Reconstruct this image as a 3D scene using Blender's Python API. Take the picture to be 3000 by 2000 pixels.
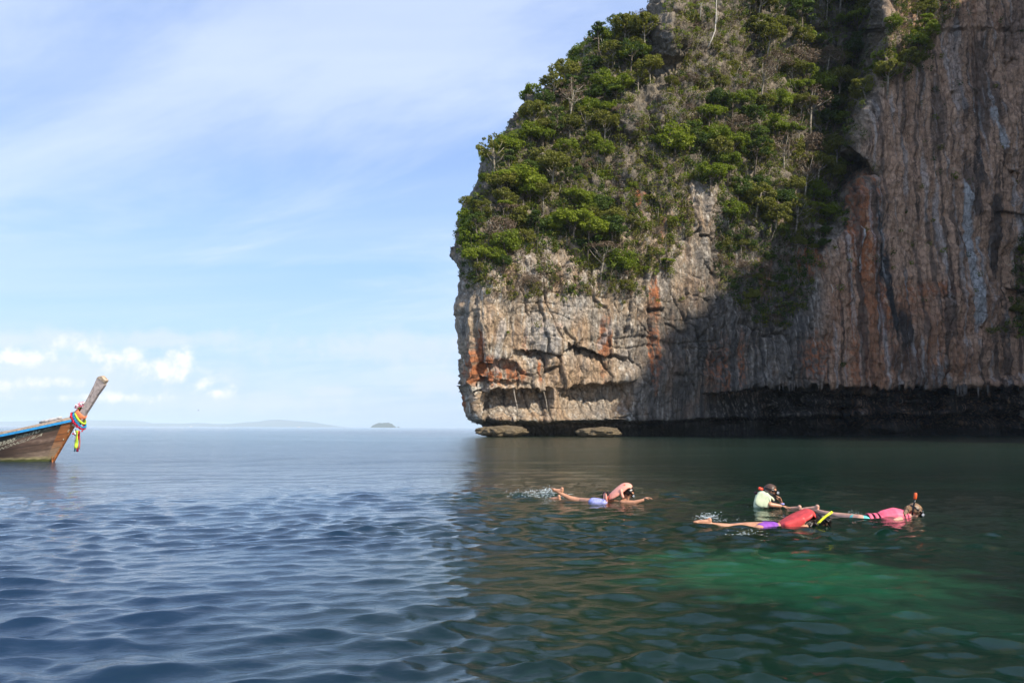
import bpy, bmesh, math, random
import numpy as np
from mathutils import Vector, Matrix, Euler

# ------------------------------------------------------------------ camera, world, sun, exposure
scene = bpy.context.scene
for o in list(bpy.data.objects):
    bpy.data.objects.remove(o, do_unlink=True)
COL = scene.collection
F = 2100.0                       # focal length in pixels of the 3000 px wide photograph
H = 1.4
cam_d = bpy.data.cameras.new('camera')
cam = bpy.data.objects.new('camera', cam_d); COL.objects.link(cam)
cam_d.sensor_width = 36.0; cam_d.lens = 36.0 * F / 3000.0
cam_d.clip_start = 0.05; cam_d.clip_end = 60000
CR = (Euler((math.radians(90 + 6.87), 0, 0)).to_matrix() @ Matrix.Rotation(math.radians(0.22), 3, 'Z'))
cam.matrix_world = Matrix.Translation((0, 0, H)) @ CR.to_4x4()
scene.camera = cam
scene.render.engine = 'CYCLES'
scene.cycles.max_bounces = 6
scene.cycles.diffuse_bounces = 3
scene.cycles.glossy_bounces = 4
scene.cycles.transparent_max_bounces = 12
scene.cycles.volume_bounces = 0
scene.cycles.use_denoising = True
scene.view_settings.view_transform = 'Standard'
scene.view_settings.look = 'None'
scene.view_settings.gamma = 1.0
scene.view_settings.use_curve_mapping = False
scene.view_settings.exposure = 0.36

SUN_AZ = math.radians(47)        # to the right of straight behind the camera
SUN_EL = math.radians(38)
SUN = Vector((math.sin(SUN_AZ) * math.cos(SUN_EL), -math.cos(SUN_AZ) * math.cos(SUN_EL), math.sin(SUN_EL)))
sl = bpy.data.lights.new('sun', 'SUN'); sl.energy = 5.0; sl.angle = math.radians(0.5); sl.color = (1.0, 0.91, 0.76)
so = bpy.data.objects.new('sun', sl); COL.objects.link(so)
so.rotation_euler = SUN.to_track_quat('Z', 'Y').to_euler()

CRn = np.array(CR)
def rays(px, py):
    px = np.asarray(px, float); py = np.asarray(py, float)
    d = np.stack([(px - 1500) / F, (1000 - py) / F, -np.ones_like(px)], -1)
    return d @ CRn.T
def at(px, py, Y):
    d = rays(px, py); t = Y / d[..., 1]
    p = d * t[..., None]; p[..., 2] += H
    return p
def atv(px, py, Y): return Vector(at(px, py, Y).tolist())
def project(P):
    q = (P - np.array([0, 0, H])) @ CRn
    return 1500 + F * q[..., 0] / -q[..., 2], 1000 - F * q[..., 1] / -q[..., 2]

# ---- node helpers
class NT:
    def __init__(s, tree): s.t = tree; s.n = tree.nodes; s.l = tree.links
    def new(s, typ, **kw):
        n = s.n.new(typ)
        for k, v in kw.items(): setattr(n, k, v)
        return n
    def put(s, sock, v):
        if isinstance(v, bpy.types.NodeSocket): s.l.new(v, sock)
        elif v is not None: sock.default_value = v
    def math(s, op, a, b=None, c=None, clamp=False):
        n = s.new('ShaderNodeMath', operation=op); n.use_clamp = clamp
        s.put(n.inputs[0], a); s.put(n.inputs[1], b)
        if c is not None: s.put(n.inputs[2], c)
        return n.outputs[0]
    def vmath(s, op, a, b=None):
        n = s.new('ShaderNodeVectorMath', operation=op)
        s.put(n.inputs[0], a); s.put(n.inputs[1], b)
        return n.outputs[0]
    def noise(s, vec, scale, detail=4, rough=0.5, dist=0.0):
        n = s.new('ShaderNodeTexNoise'); s.put(n.inputs['Vector'], vec)
        s.put(n.inputs['Scale'], scale); n.inputs['Detail'].default_value = detail
        n.inputs['Roughness'].default_value = rough; n.inputs['Distortion'].default_value = dist
        return n.outputs['Fac']
    def map(s, v, a, b, c=0.0, d=1.0, smooth=True):
        n = s.new('ShaderNodeMapRange'); n.interpolation_type = 'SMOOTHSTEP' if smooth else 'LINEAR'
        s.put(n.inputs[0], v)
        for i, x in enumerate((a, b, c, d)): s.put(n.inputs[1 + i], x)
        return n.outputs[0]
    def mix(s, f, a, b, blend='MIX'):
        n = s.new('ShaderNodeMix', data_type='RGBA', blend_type=blend)
        s.put(n.inputs[0], f); s.put(n.inputs[6], a); s.put(n.inputs[7], b)
        return n.outputs[2]
    def xyz(s, v):
        n = s.new('ShaderNodeSeparateXYZ'); s.put(n.inputs[0], v); return n.outputs
    def comb(s, x, y, z):
        n = s.new('ShaderNodeCombineXYZ')
        for i, v in enumerate((x, y, z)): s.put(n.inputs[i], v)
        return n.outputs[0]
    def bump(s, h, strength, dist, normal=None):
        n = s.new('ShaderNodeBump'); s.put(n.inputs['Height'], h)
        s.put(n.inputs['Strength'], strength); s.put(n.inputs['Distance'], dist)
        if normal is not None: s.put(n.inputs['Normal'], normal)
        return n.outputs[0]
def c4(c): return (c[0], c[1], c[2], 1.0)

# ---- world: sky with thin high cloud and a few cumulus towards the horizon
world = bpy.data.worlds.new('World'); scene.world = world; world.use_nodes = True
w = NT(world.node_tree); w.n.clear()
sky = w.new('ShaderNodeTexSky', sky_type='NISHITA')
sky.sun_disc = False; sky.sun_elevation = SUN_EL
sky.sun_rotation = math.pi - SUN_AZ
sky.air_density = 1.0; sky.dust_density = 0.6; sky.ozone_density = 1.6; sky.altitude = 0
gd = w.new('ShaderNodeTexCoord').outputs['Generated']
X_, Y_, Z_ = w.xyz(gd)
zz = w.math('MAXIMUM', Z_, 0.0)
den = w.math('ADD', zz, 0.10)
pu = w.math('DIVIDE', X_, den); pv = w.math('DIVIDE', Y_, den)
rot = math.radians(24)
ru = w.math('ADD', w.math('MULTIPLY', pu, math.cos(rot)), w.math('MULTIPLY', pv, -math.sin(rot)))
rv = w.math('ADD', w.math('MULTIPLY', pu, math.sin(rot)), w.math('MULTIPLY', pv, math.cos(rot)))
c1 = w.noise(w.comb(w.math('MULTIPLY', ru, 0.42), w.math('MULTIPLY', rv, 1.05), 3.3), 1.0, 9, 0.60, 0.5)
c2 = w.noise(w.comb(w.math('MULTIPLY', pu, 0.25), w.math('MULTIPLY', pv, 0.9), 7.1), 1.0, 5, 0.55, 0.3)
cir = w.math('ADD', w.math('MULTIPLY', w.map(c1, 0.42, 0.64), 0.70), w.math('MULTIPLY', w.map(c2, 0.42, 0.66), 0.40), clamp=True)
cir = w.math('MULTIPLY', cir, w.map(Z_, 0.0, 0.10, 0.45, 1.0))
base = w.vmath('MULTIPLY', sky.outputs[0], (1.0, 1.0, 1.0))
# pale milky air low over the sea, violet-blue higher up
grad = w.new('ShaderNodeValToRGB'); w.put(grad.inputs[0], zz)
cr = grad.color_ramp
stops = [(0.0, (.56, .68, .86)), (0.03, (.53, .67, .86)), (0.07, (.50, .67, .90)), (0.13, (.46, .67, .95)), (0.22, (.38, .60, .96)),
         (0.36, (.32, .49, .86)), (0.55, (.30, .44, .80)), (1.0, (.24, .36, .70))]
cr.elements[0].position = 0; cr.elements[0].color = c4(stops[0][1])
cr.elements[1].position = 1; cr.elements[1].color = c4(stops[-1][1])
for p, c in stops[1:-1]:
    e = cr.elements.new(p); e.color = c4(c)
SKYV = 9.6
gcol = w.vmath('MULTIPLY', grad.outputs[0], (SKYV,) * 3)
skyc = w.mix(0.90, base, gcol)
skyc = w.mix(w.math('MULTIPLY', cir, 0.66), skyc, (.70 * SKYV, .79 * SKYV, .96 * SKYV, 1))
# cumulus, in tangent-plane coordinates towards +Y
yy = w.math('MAXIMUM', Y_, 0.02)
tu = w.math('DIVIDE', X_, yy); tv = w.math('DIVIDE', Z_, yy)
cv = w.comb(tu, tv, 0.0)
n1 = w.noise(cv, 26.0, 8, 0.62, 0.2)
n2 = w.noise(cv, 9.0, 3, 0.5)
def blob(px, py, rx, ry):
    cu = (px - 1500) / F; cvv = (1253 - py) / F
    a = w.math('DIVIDE', w.math('SUBTRACT', tu, cu), rx / F)
    b = w.math('DIVIDE', w.math('SUBTRACT', tv, cvv), ry / F)
    return w.math('SQRT', w.math('ADD', w.math('MULTIPLY', a, a), w.math('MULTIPLY', b, b)))
def field(bl):
    d = None
    for b in bl:
        v = blob(*b); d = v if d is None else w.math('MINIMUM', d, v)
    return d
nsum = w.math('ADD', w.math('MULTIPLY', w.math('SUBTRACT', n1, 0.5), 3.4), w.math('MULTIPLY', w.math('SUBTRACT', n2, 0.5), 2.0))
hard = w.math('SUBTRACT', w.math('SUBTRACT', 1.0, field([
    (225, 1030, 85, 46), (310, 1046, 100, 36), (60, 1050, 130, 26), (455, 1090, 90, 36), (538, 1062, 46, 54), (535, 1095, 80, 34),
    (590, 1132, 50, 28), (650, 1155, 60, 20), (300, 1170, 200, 16), (100, 1130, 160, 18)])),
    w.math('MULTIPLY', nsum, -1.0))
soft = w.math('ADD', w.math('SUBTRACT', 1.0, field([
    (150, 1110, 560, 75), (450, 1000, 330, 30), (650, 1180, 420, 40), (1150, 1020, 500, 60), (1280, 1125, 130, 36), (970, 1150, 110, 18), (150, 1000, 320, 40)])),
    w.math('MULTIPLY', nsum, 0.7))
front = w.map(Y_, 0.05, 0.2)
softm = w.math('MULTIPLY', w.math('MULTIPLY', w.map(soft, -0.3, 0.9), 0.62), front)
hardm = w.math('MULTIPLY', w.math('MULTIPLY', w.map(hard, -0.2, 1.4), 0.76), front)
skyc = w.mix(softm, skyc, (.68 * SKYV, .75 * SKYV, .90 * SKYV, 1))
# cloud tone: crisp top, greyer base from a low frequency noise
ct = w.mix(w.map(n1, 0.35, 0.6), (.80 * SKYV, .83 * SKYV, .93 * SKYV, 1), (1.06 * SKYV, 1.0 * SKYV, .97 * SKYV, 1))
skyc = w.mix(hardm, skyc, ct)
bg = w.new('ShaderNodeBackground'); w.put(bg.inputs[0], skyc); bg.inputs[1].default_value = 0.10
w.l.new(bg.outputs[0], w.new('ShaderNodeOutputWorld').inputs[0])

# ------------------------------------------------------------------ helpers
random.seed(5); RNG = np.random.default_rng(11)
def tag(o, label=None, cat=None, group=None, kind=None):
    if label: o['label'] = label
    if cat: o['category'] = cat
    if group: o['group'] = group
    if kind: o['kind'] = kind
    return o
def empty(name, loc, rz=0.0, label=None, cat=None, group=None):
    o = bpy.data.objects.new(name, None); COL.objects.link(o)
    o.location = loc; o.rotation_euler = (0, 0, rz); o.empty_display_size = 0.3
    return tag(o, label, cat, group)
def link(name, me, mat=None, parent=None, loc=None):
    o = bpy.data.objects.new(name, me); COL.objects.link(o)
    if mat is not None:
        me.materials.clear(); me.materials.append(mat)
    if parent is not None: o.parent = parent
    if loc is not None: o.location = loc
    return o
def np_mesh(name, verts, faces, smooth=True):
    me = bpy.data.meshes.new(name)
    verts = np.asarray(verts, np.float32); faces = np.asarray(faces, np.int32)
    n, k = faces.shape
    me.vertices.add(len(verts)); me.vertices.foreach_set('co', verts.ravel())
    me.loops.add(n * k); me.loops.foreach_set('vertex_index', faces.ravel())
    me.polygons.add(n); me.polygons.foreach_set('loop_start', np.arange(0, n * k, k, dtype=np.int32))
    try: me.polygons.foreach_set('loop_total', np.full(n, k, np.int32))
    except Exception: pass
    me.update(calc_edges=True)
    if smooth: me.polygons.foreach_set('use_smooth', np.ones(n, bool))
    me.validate()
    return me
def set_color(me, name, cols):
    a = me.color_attributes.new(name, 'FLOAT_COLOR', 'POINT')
    c = np.ones((len(cols), 4), np.float32); c[:, :3] = cols
    a.data.foreach_set('color', c.ravel())
def grid_faces(nr, nc):
    i = np.arange(nr - 1)[:, None] * nc + np.arange(nc - 1)[None, :]
    i = i.ravel()
    return np.stack([i, i + 1, i + nc + 1, i + nc], -1)
class MB:
    """collects shapes, builds one mesh"""
    def __init__(s): s.v = []; s.f = []
    def add(s, verts, faces):
        b = len(s.v); s.v += [tuple(v) for v in verts]; s.f += [tuple(i + b for i in f) for f in faces]
    def box(s, c, size, rot=None):
        hx, hy, hz = size[0] / 2, size[1] / 2, size[2] / 2
        vs = [Vector((x, y, z)) for x in (-hx, hx) for y in (-hy, hy) for z in (-hz, hz)]
        if rot is not None: vs = [rot @ v for v in vs]
        c = Vector(c)
        s.add([v + c for v in vs], [(0, 1, 3, 2), (4, 6, 7, 5), (0, 4, 5, 1), (2, 3, 7, 6), (0, 2, 6, 4), (1, 5, 7, 3)])
    def tube(s, pts, rad, n=8, flat=1.0, cap=True):
        pts = [Vector(p) for p in pts]
        if not hasattr(rad, '__len__'): rad = [rad] * len(pts)
        vs = []; prev = None
        for i, p in enumerate(pts):
            t = (pts[min(i + 1, len(pts) - 1)] - pts[max(i - 1, 0)]).normalized()
            a = Vector((0, 0, 1)) if prev is None else prev
            if abs(t.dot(a)) > 0.97: a = Vector((0, 1, 0))
            u = (a - t * a.dot(t)).normalized(); prev = u
            q = t.cross(u)
            for k in range(n):
                th = 2 * math.pi * k / n
                vs.append(p + u * math.cos(th) * rad[i] * flat + q * math.sin(th) * rad[i])
        fs = []
        for i in range(len(pts) - 1):
            for k in range(n):
                k2 = (k + 1) % n
                fs.append((i * n + k, i * n + k2, (i + 1) * n + k2, (i + 1) * n + k))
        if cap:
            fs.append(tuple(range(n))[::-1]); fs.append(tuple((len(pts) - 1) * n + k for k in range(n)))
        s.add(vs, fs)
    def ball(s, c, r, nu=10, nv=7, rot=None):
        r = r if hasattr(r, '__len__') else (r, r, r)
        vs = []; c = Vector(c)
        for j in range(1, nv):
            ph = math.pi * j / nv
            for i in range(nu):
                th = 2 * math.pi * i / nu
                vs.append(Vector((r[0] * math.sin(ph) * math.cos(th), r[1] * math.sin(ph) * math.sin(th), r[2] * math.cos(ph))))
        vs.append(Vector((0, 0, r[2]))); vs.append(Vector((0, 0, -r[2])))
        if rot is not None: vs = [rot @ v for v in vs]
        fs = []
        for j in range(nv - 2):
            for i in range(nu):
                i2 = (i + 1) % nu
                fs.append((j * nu + i, (j + 1) * nu + i, (j + 1) * nu + i2, j * nu + i2))
        T = (nv - 1) * nu
        for i in range(nu):
            i2 = (i + 1) % nu
            fs.append((T, i, i2)); fs.append((T + 1, (nv - 2) * nu + i2, (nv - 2) * nu + i))
        s.add([v + c for v in vs], fs)
    def cap(s, p0, r0, p1, r1, n=12):
        """closed tapered capsule"""
        p0 = Vector(p0); p1 = Vector(p1); t = (p1 - p0); L = max(t.length, 1e-4); t.normalize()
        pts = []; rad = []
        for a in (10, 35, 60, 85):
            A = math.radians(a); pts.append(p0 - t * r0 * math.cos(A)); rad.append(r0 * math.sin(A))
        for a in (95, 120, 145, 170):
            A = math.radians(a); pts.append(p1 - t * r1 * math.cos(A)); rad.append(r1 * math.sin(A))
        s.tube(pts, rad, n)
    def mesh(s, name, smooth=True):
        me = bpy.data.meshes.new(name); me.from_pydata([tuple(v) for v in s.v], [], s.f); me.update()
        if smooth: me.polygons.foreach_set('use_smooth', np.ones(len(me.polygons), bool))
        return me
    def build(s, name, mat, parent=None, smooth=True, loc=None):
        return link(name, s.mesh(name, smooth), mat, parent, loc)

# ---- vectorised noise
def _h(ix, iy, iz, seed):
    h = (ix.astype(np.int64) * 374761393 + iy.astype(np.int64) * 668265263 + iz.astype(np.int64) * 2147483647 + seed * 1274126177) & 0xffffffff
    h = ((h ^ (h >> 13)) * 1274126177) & 0xffffffff
    h = ((h ^ (h >> 16)) * 2246822519) & 0xffffffff
    return (h ^ (h >> 15)) & 0xffffffff
_G = RNG.normal(size=(256, 3)); _G /= np.linalg.norm(_G, axis=1)[:, None]
def perlin(x, y, z, seed=0):
    x, y, z = np.broadcast_arrays(np.asarray(x, float), np.asarray(y, float), np.asarray(z, float))
    xi, yi, zi = np.floor(x), np.floor(y), np.floor(z)
    fx, fy, fz = x - xi, y - yi, z - zi
    xi = xi.astype(np.int64); yi = yi.astype(np.int64); zi = zi.astype(np.int64)
    u, v, w_ = [t * t * t * (t * (t * 6 - 15) + 10) for t in (fx, fy, fz)]
    out = 0
    for a in (0, 1):
        for b in (0, 1):
            for c in (0, 1):
                g = _G[_h(xi + a, yi + b, zi + c, seed) & 255]
                d = g[..., 0] * (fx - a) + g[..., 1] * (fy - b) + g[..., 2] * (fz - c)
                out = out + d * (u if a else 1 - u) * (v if b else 1 - v) * (w_ if c else 1 - w_)
    return out * 1.5
def fbm(x, y, z, oct=4, seed=0, gain=0.5):
    s = 0; a = 1; f = 1
    for i in range(oct):
        s = s + a * perlin(x * f, y * f, z * f, seed + i); a *= gain; f *= 2.03
    return s
def ridged(x, y, z, oct=3, seed=0, gain=0.5):
    s = 0; a = 1; f = 1
    for i in range(oct):
        s = s + a * (1 - 2 * np.abs(perlin(x * f, y * f, z * f, seed + i))); a *= gain; f *= 2.1
    return s
def worley(x, y, seed=0):
    """F1, F2 and cell value"""
    xi = np.floor(x).astype(np.int64); yi = np.floor(y).astype(np.int64)
    f1 = np.full(x.shape, 9.0); f2 = np.full(x.shape, 9.0); cv = np.zeros(x.shape)
    for a in (-1, 0, 1):
        for b in (-1, 0, 1):
            h = _h(xi + a, yi + b, xi * 0, seed)
            qx = xi + a + (h & 1023) / 1023.0; qy = yi + b + ((h >> 10) & 1023) / 1023.0
            d = np.hypot(x - qx, y - qy)
            c = ((h >> 20) & 1023) / 1023.0
            near = d < f1
            f2 = np.where(near, f1, np.minimum(f2, d)); cv = np.where(near, c, cv); f1 = np.where(near, d, f1)
    return f1, f2, cv
def ss(x, a, b):
    t = np.clip((x - a) / (b - a), 0, 1); return t * t * (3 - 2 * t)
def inpoly(px, py, poly):
    px = np.asarray(px, float); py = np.asarray(py, float)
    r = np.zeros(px.shape, bool); n = len(poly)
    for i in range(n):
        x0, y0 = poly[i]; x1, y1 = poly[(i + 1) % n]
        if y0 == y1: continue
        c = ((y0 > py) != (y1 > py)) & (px < (x1 - x0) * (py - y0) / (y1 - y0) + x0)
        r ^= c
    return r
def pw(x, pts):
    a = np.array(pts, float); return np.interp(x, a[:, 0], a[:, 1])

# ---- materials
def mat(name):
    m = bpy.data.materials.new(name); m.use_nodes = True; t = NT(m.node_tree); t.n.clear()
    out = t.new('ShaderNodeOutputMaterial'); return m, t, out
def simple(name, col, rough=0.6, var=0.15, scale=20.0, bumpd=0.0, spec=0.4, col2=None, sss=0.0):
    m, t, out = mat(name)
    p = t.new('ShaderNodeBsdfPrincipled')
    oc = t.new('ShaderNodeTexCoord').outputs['Object']
    n = t.noise(oc, scale, 5, 0.6)
    dark = tuple(c * (1 - var * 1.5) for c in col); lite = col2 if col2 else tuple(min(c * (1 + var), 1) for c in col)
    t.put(p.inputs['Base Color'], t.mix(t.map(n, 0.35, 0.65), c4(dark), c4(lite)))
    p.inputs['Roughness'].default_value = rough
    p.inputs['Specular IOR Level'].default_value = spec
    if bumpd: t.put(p.inputs['Normal'], t.bump(n, 0.6, bumpd))
    t.l.new(p.outputs[0], out.inputs[0]); return m

# ------------------------------------------------------------------ sea
def water_material():
    m, t, out = mat('sea_water')
    pos = t.new('ShaderNodeNewGeometry').outputs['Position']
    x, y, z = t.xyz(pos)
    far = t.new('ShaderNodeAttribute'); far.attribute_name = 'coarse'; far = far.outputs['Fac']
    # small ripples
    a = t.noise(t.comb(t.math('MULTIPLY', x, 1.0), t.math('MULTIPLY', y, 1.9), 0.0), 6.5, 5, 0.6, 0.3)
    b = t.noise(t.comb(t.math('MULTIPLY', x, 0.7), t.math('MULTIPLY', y, 1.5), 4.0), 1.7, 5, 0.62, 0.2)
    c = t.noise(t.comb(t.math('MULTIPLY', x, 0.02), t.math('MULTIPLY', y, 0.06), 9.0), 1.0, 3, 0.5)
    gust = t.map(c, 0.35, 0.65, 0.6, 1.3)
    n0 = t.bump(b, 1.0, t.math('MULTIPLY', t.math('MULTIPLY', t.math('MULTIPLY', far, t.math('SUBTRACT', 1.0, t.math('MULTIPLY', far, 0.62))), 0.15), gust))
    nrm = t.bump(a, 1.0, t.math('ADD', 0.008, t.math('MULTIPLY', far, 0.022)), n0)
    # body of the water: deep navy offshore, green towards the shallow cove, pale sand patch
    n = t.noise(pos, 0.25, 4, 0.5)
    side = t.map(t.math('ADD', t.math('SUBTRACT', x, t.math('MULTIPLY', y, -0.035)), t.math('MULTIPLY', t.math('SUBTRACT', n, 0.5), 3.0)), -3.0, 0.8)
    far_t = t.map(y, 10.0, 90.0)
    deep = t.mix(far_t, (0.007, 0.040, 0.105, 1), (0.022, 0.110, 0.180, 1))
    cove = t.mix(t.map(n, 0.35, 0.7), (0.003, 0.018, 0.012, 1), (0.005, 0.032, 0.019, 1))
    cove = t.mix(t.map(y, 12.0, 60.0), cove, (0.015, 0.042, 0.026, 1))
    col = t.mix(side, deep, cove)
    n2 = t.math('MULTIPLY', t.math('SUBTRACT', t.noise(pos, 1.6, 6, 0.65), 0.5), 2.0)
    def patch(cx, cy, rx, ry, tilt):
        dx = t.math('SUBTRACT', x, cx); dy = t.math('SUBTRACT', y, cy)
        ca, sa = math.cos(tilt), math.sin(tilt)
        e = t.math('DIVIDE', t.math('ADD', t.math('MULTIPLY', dx, ca), t.math('MULTIPLY', dy, sa)), rx)
        f = t.math('DIVIDE', t.math('SUBTRACT', t.math('MULTIPLY', dy, ca), t.math('MULTIPLY', dx, sa)), ry)
        d = t.math('SQRT', t.math('ADD', t.math('MULTIPLY', e, e), t.math('MULTIPLY', f, f)))
        return t.map(t.math('ADD', d, n2), 1.1, 0.2)
    col = t.mix(t.math('MULTIPLY', patch(2.7, 7.2, 1.9, 1.6, -0.4), 0.95), col, (0.016, 0.135, 0.060, 1))
    col = t.mix(t.math('MULTIPLY', patch(3.2, 5.7, 1.5, 1.0, -0.5), 0.4), col, (0.012, 0.090, 0.048, 1))
    dif = t.new('ShaderNodeBsdfDiffuse'); t.put(dif.inputs[0], col); t.put(dif.inputs['Normal'], t.comb(0.0, 0.0, 1.0))
    tr = t.new('ShaderNodeBsdfTransparent'); tr.inputs[0].default_value = (0.70, 0.93, 0.84, 1)
    body = t.new('ShaderNodeMixShader'); body.inputs[0].default_value = 0.42
    t.l.new(dif.outputs[0], body.inputs[1]); t.l.new(tr.outputs[0], body.inputs[2])
    gl = t.new('ShaderNodeBsdfGlossy'); gl.inputs[0].default_value = (1, 1, 1, 1)
    t.put(gl.inputs['Roughness'], t.math('ADD', 0.005, t.math('MULTIPLY', far, 0.10))); t.put(gl.inputs['Normal'], nrm)
    fr = t.new('ShaderNodeFresnel'); fr.inputs[0].default_value = 1.34; t.put(fr.inputs['Normal'], nrm)
    mx = t.new('ShaderNodeMixShader'); t.l.new(fr.outputs[0], mx.inputs[0])
    t.l.new(body.outputs[0], mx.inputs[1]); t.l.new(gl.outputs[0], mx.inputs[2])
    t.l.new(mx.outputs[0], out.inputs[0])
    return m
# one sheet out to the horizon; finer towards the viewer's boat
_wr = np.random.default_rng(4)
LONG = [1.05, 1.3, 1.6, 2.0, 2.6, 3.3, 4.2, 5.2, 6.5, 8.0, 10.5]
NW = 125
lam = np.exp(_wr.uniform(math.log(0.13), math.log(0.62), NW)); lam[:len(LONG)] = LONG
wdir = np.radians(-84) + _wr.normal(0, 0.55, NW)
slope = 0.0350 * np.where(lam < 0.24, 0.7, 1.0) * np.where(lam > 1.0, 0.35, 1.0) * np.where(lam > 3.0, 0.5, 1.0) * _wr.uniform(0.5, 1.5, NW)
wamp = slope * lam / (2 * math.pi); wph = _wr.uniform(0, 2 * math.pi, NW)
def wave_xyz(x, y, step):
    # gentle warping keeps the sum of waves from looking regular
    wx = x + 0.5 * perlin(x * 0.35, y * 0.35, 0.0, 91); wy = y + 0.35 * perlin(x * 0.4, y * 0.4, 5.0, 92)
    g = np.clip(0.9 + 1.0 * perlin(x * 0.10, y * 0.22, 1.0, 93), 0.35, 1.7)
    dx = np.zeros_like(x); dy = np.zeros_like(x); z = np.zeros_like(x)
    for i in range(NW):
        k = 2 * math.pi / lam[i]; kx, ky = math.cos(wdir[i]), math.sin(wdir[i])
        ph = k * (kx * wx + ky * wy) + wph[i]
        a = wamp[i] * ss(lam[i] / np.maximum(step, 1e-4), 2.2, 4.5)
        if lam[i] < 1.2: a = a * g
        s_, c_ = np.sin(ph), np.cos(ph)
        z += a * c_; dx -= 0.9 * a * kx * s_; dy -= 0.9 * a * ky * s_
    return dx, dy, z
def build_sea():
    s = np.linspace(900, 11, 560)
    r1 = F * H / s
    r2 = np.exp(np.linspace(math.log(r1[-1]), math.log(29000), 70))[1:]
    r0 = np.array([0.2, 0.8, 1.6, 2.4])
    r = np.concatenate([r0, r1, r2])
    step = np.maximum(np.gradient(r), r * 0.0028)
    ang = np.radians(np.concatenate([np.linspace(-180, -47, 60)[:-1], np.linspace(-47, 47, 610), np.linspace(47, 180, 60)[1:]]))
    R, A = np.meshgrid(r, ang, indexing='ij')
    S = np.broadcast_to(step[:, None], R.shape).copy()
    side = np.abs(A) > math.radians(48); S[side] = np.maximum(S[side], R[side] * 0.04)
    x = R * np.sin(A); y = R * np.cos(A)
    dx, dy, z = wave_xyz(x, y, S)
    V = np.stack([x + dx, y + dy, z], -1).reshape(-1, 3)
    f = grid_faces(len(r), len(ang))
    me = np_mesh('sea', V, f)
    a = me.attributes.new('coarse', 'FLOAT', 'POINT'); a.data.foreach_set('value', ss(np.log(S), math.log(0.06), math.log(1.2)).ravel().astype(np.float32))
    o = link('sea', me, water_material()); tag(o, kind='structure'); return o
sea = build_sea()
def sea_z(x, y):
    _, _, z = wave_xyz(np.array([float(x)]), np.array([float(y)]), np.array([0.05])); return float(z[0])
# sea floor below
m, t, out = mat('sea_floor_sand'); p = t.new('ShaderNodeBsdfPrincipled')
po = t.new('ShaderNodeNewGeometry').outputs['Position']
t.put(p.inputs['Base Color'], t.mix(t.noise(po, 0.3, 5, 0.6), (0.010, 0.035, 0.028, 1), (0.03, 0.075, 0.05, 1)))
p.inputs['Roughness'].default_value = 0.9; t.l.new(p.outputs[0], out.inputs[0])
gx = np.linspace(-1, 1, 60); gx = np.sign(gx) * np.abs(gx) ** 3 * 29000
GX, GY = np.meshgrid(gx, gx, indexing='xy')
GZ = -4.5 + 0.6 * fbm(GX * 0.05, GY * 0.05, 0.0, 3, 31)
floor = link('sea_floor', np_mesh('sea_floor', np.stack([GX, GY, GZ], -1).reshape(-1, 3), grid_faces(60, 60)), m); tag(floor, kind='structure')

# ------------------------------------------------------------------ cliff
LEFT = [(-700, 2900), (-420, 2600), (-250, 2350), (-120, 2150), (-50, 1980), (0, 1912), (40, 1905), (70, 1880), (84, 1850), (95, 1760), (130, 1700), (152, 1668), (225, 1662),
        (262, 1600), (300, 1545), (350, 1500), (450, 1432), (520, 1400), (570, 1368), (610, 1345), (680, 1338), (745, 1328), (790, 1346), (850, 1346),
        (900, 1334), (960, 1340), (1050, 1345), (1080, 1350), (1130, 1356), (1160, 1358), (1218, 1362), (1232, 1378), (1246, 1412), (1256, 1425), (1300, 1425)]
XB = [(-400, 2600), (0, 2575), (200, 2565), (300, 2535), (440, 2488), (510, 2550), (580, 2495), (670, 2470), (700, 2425), (800, 2395), (900, 2380), (1300, 2380)]
YS = [(1300, 760), (1400, 800), (1480, 800), (1600, 770), (1720, 830), (1850, 740), (1950, 640), (2060, 600), (2150, 640), (2300, 720), (2420, 760), (3400, 760)]
def cave(px, py, x0, x1, ceil, floor_, D, edge=0.25, p=0.9, tilt=0.0):
    c = ceil + tilt * (px - (x0 + x1) / 2)
    fl = floor_ + tilt * (px - (x0 + x1) / 2)
    t_ = (py - c) / (fl - c)
    wx = (px - x0) / (x1 - x0)
    m_ = ss(wx, 0, edge) * (1 - ss(wx, 1 - edge, 1))
    prof = np.where(t_ < 0, 0, np.clip(1 - t_, 0, 1) ** p) * ss(t_, -0.02, 0.06)
    return D * m_ * prof
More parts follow.
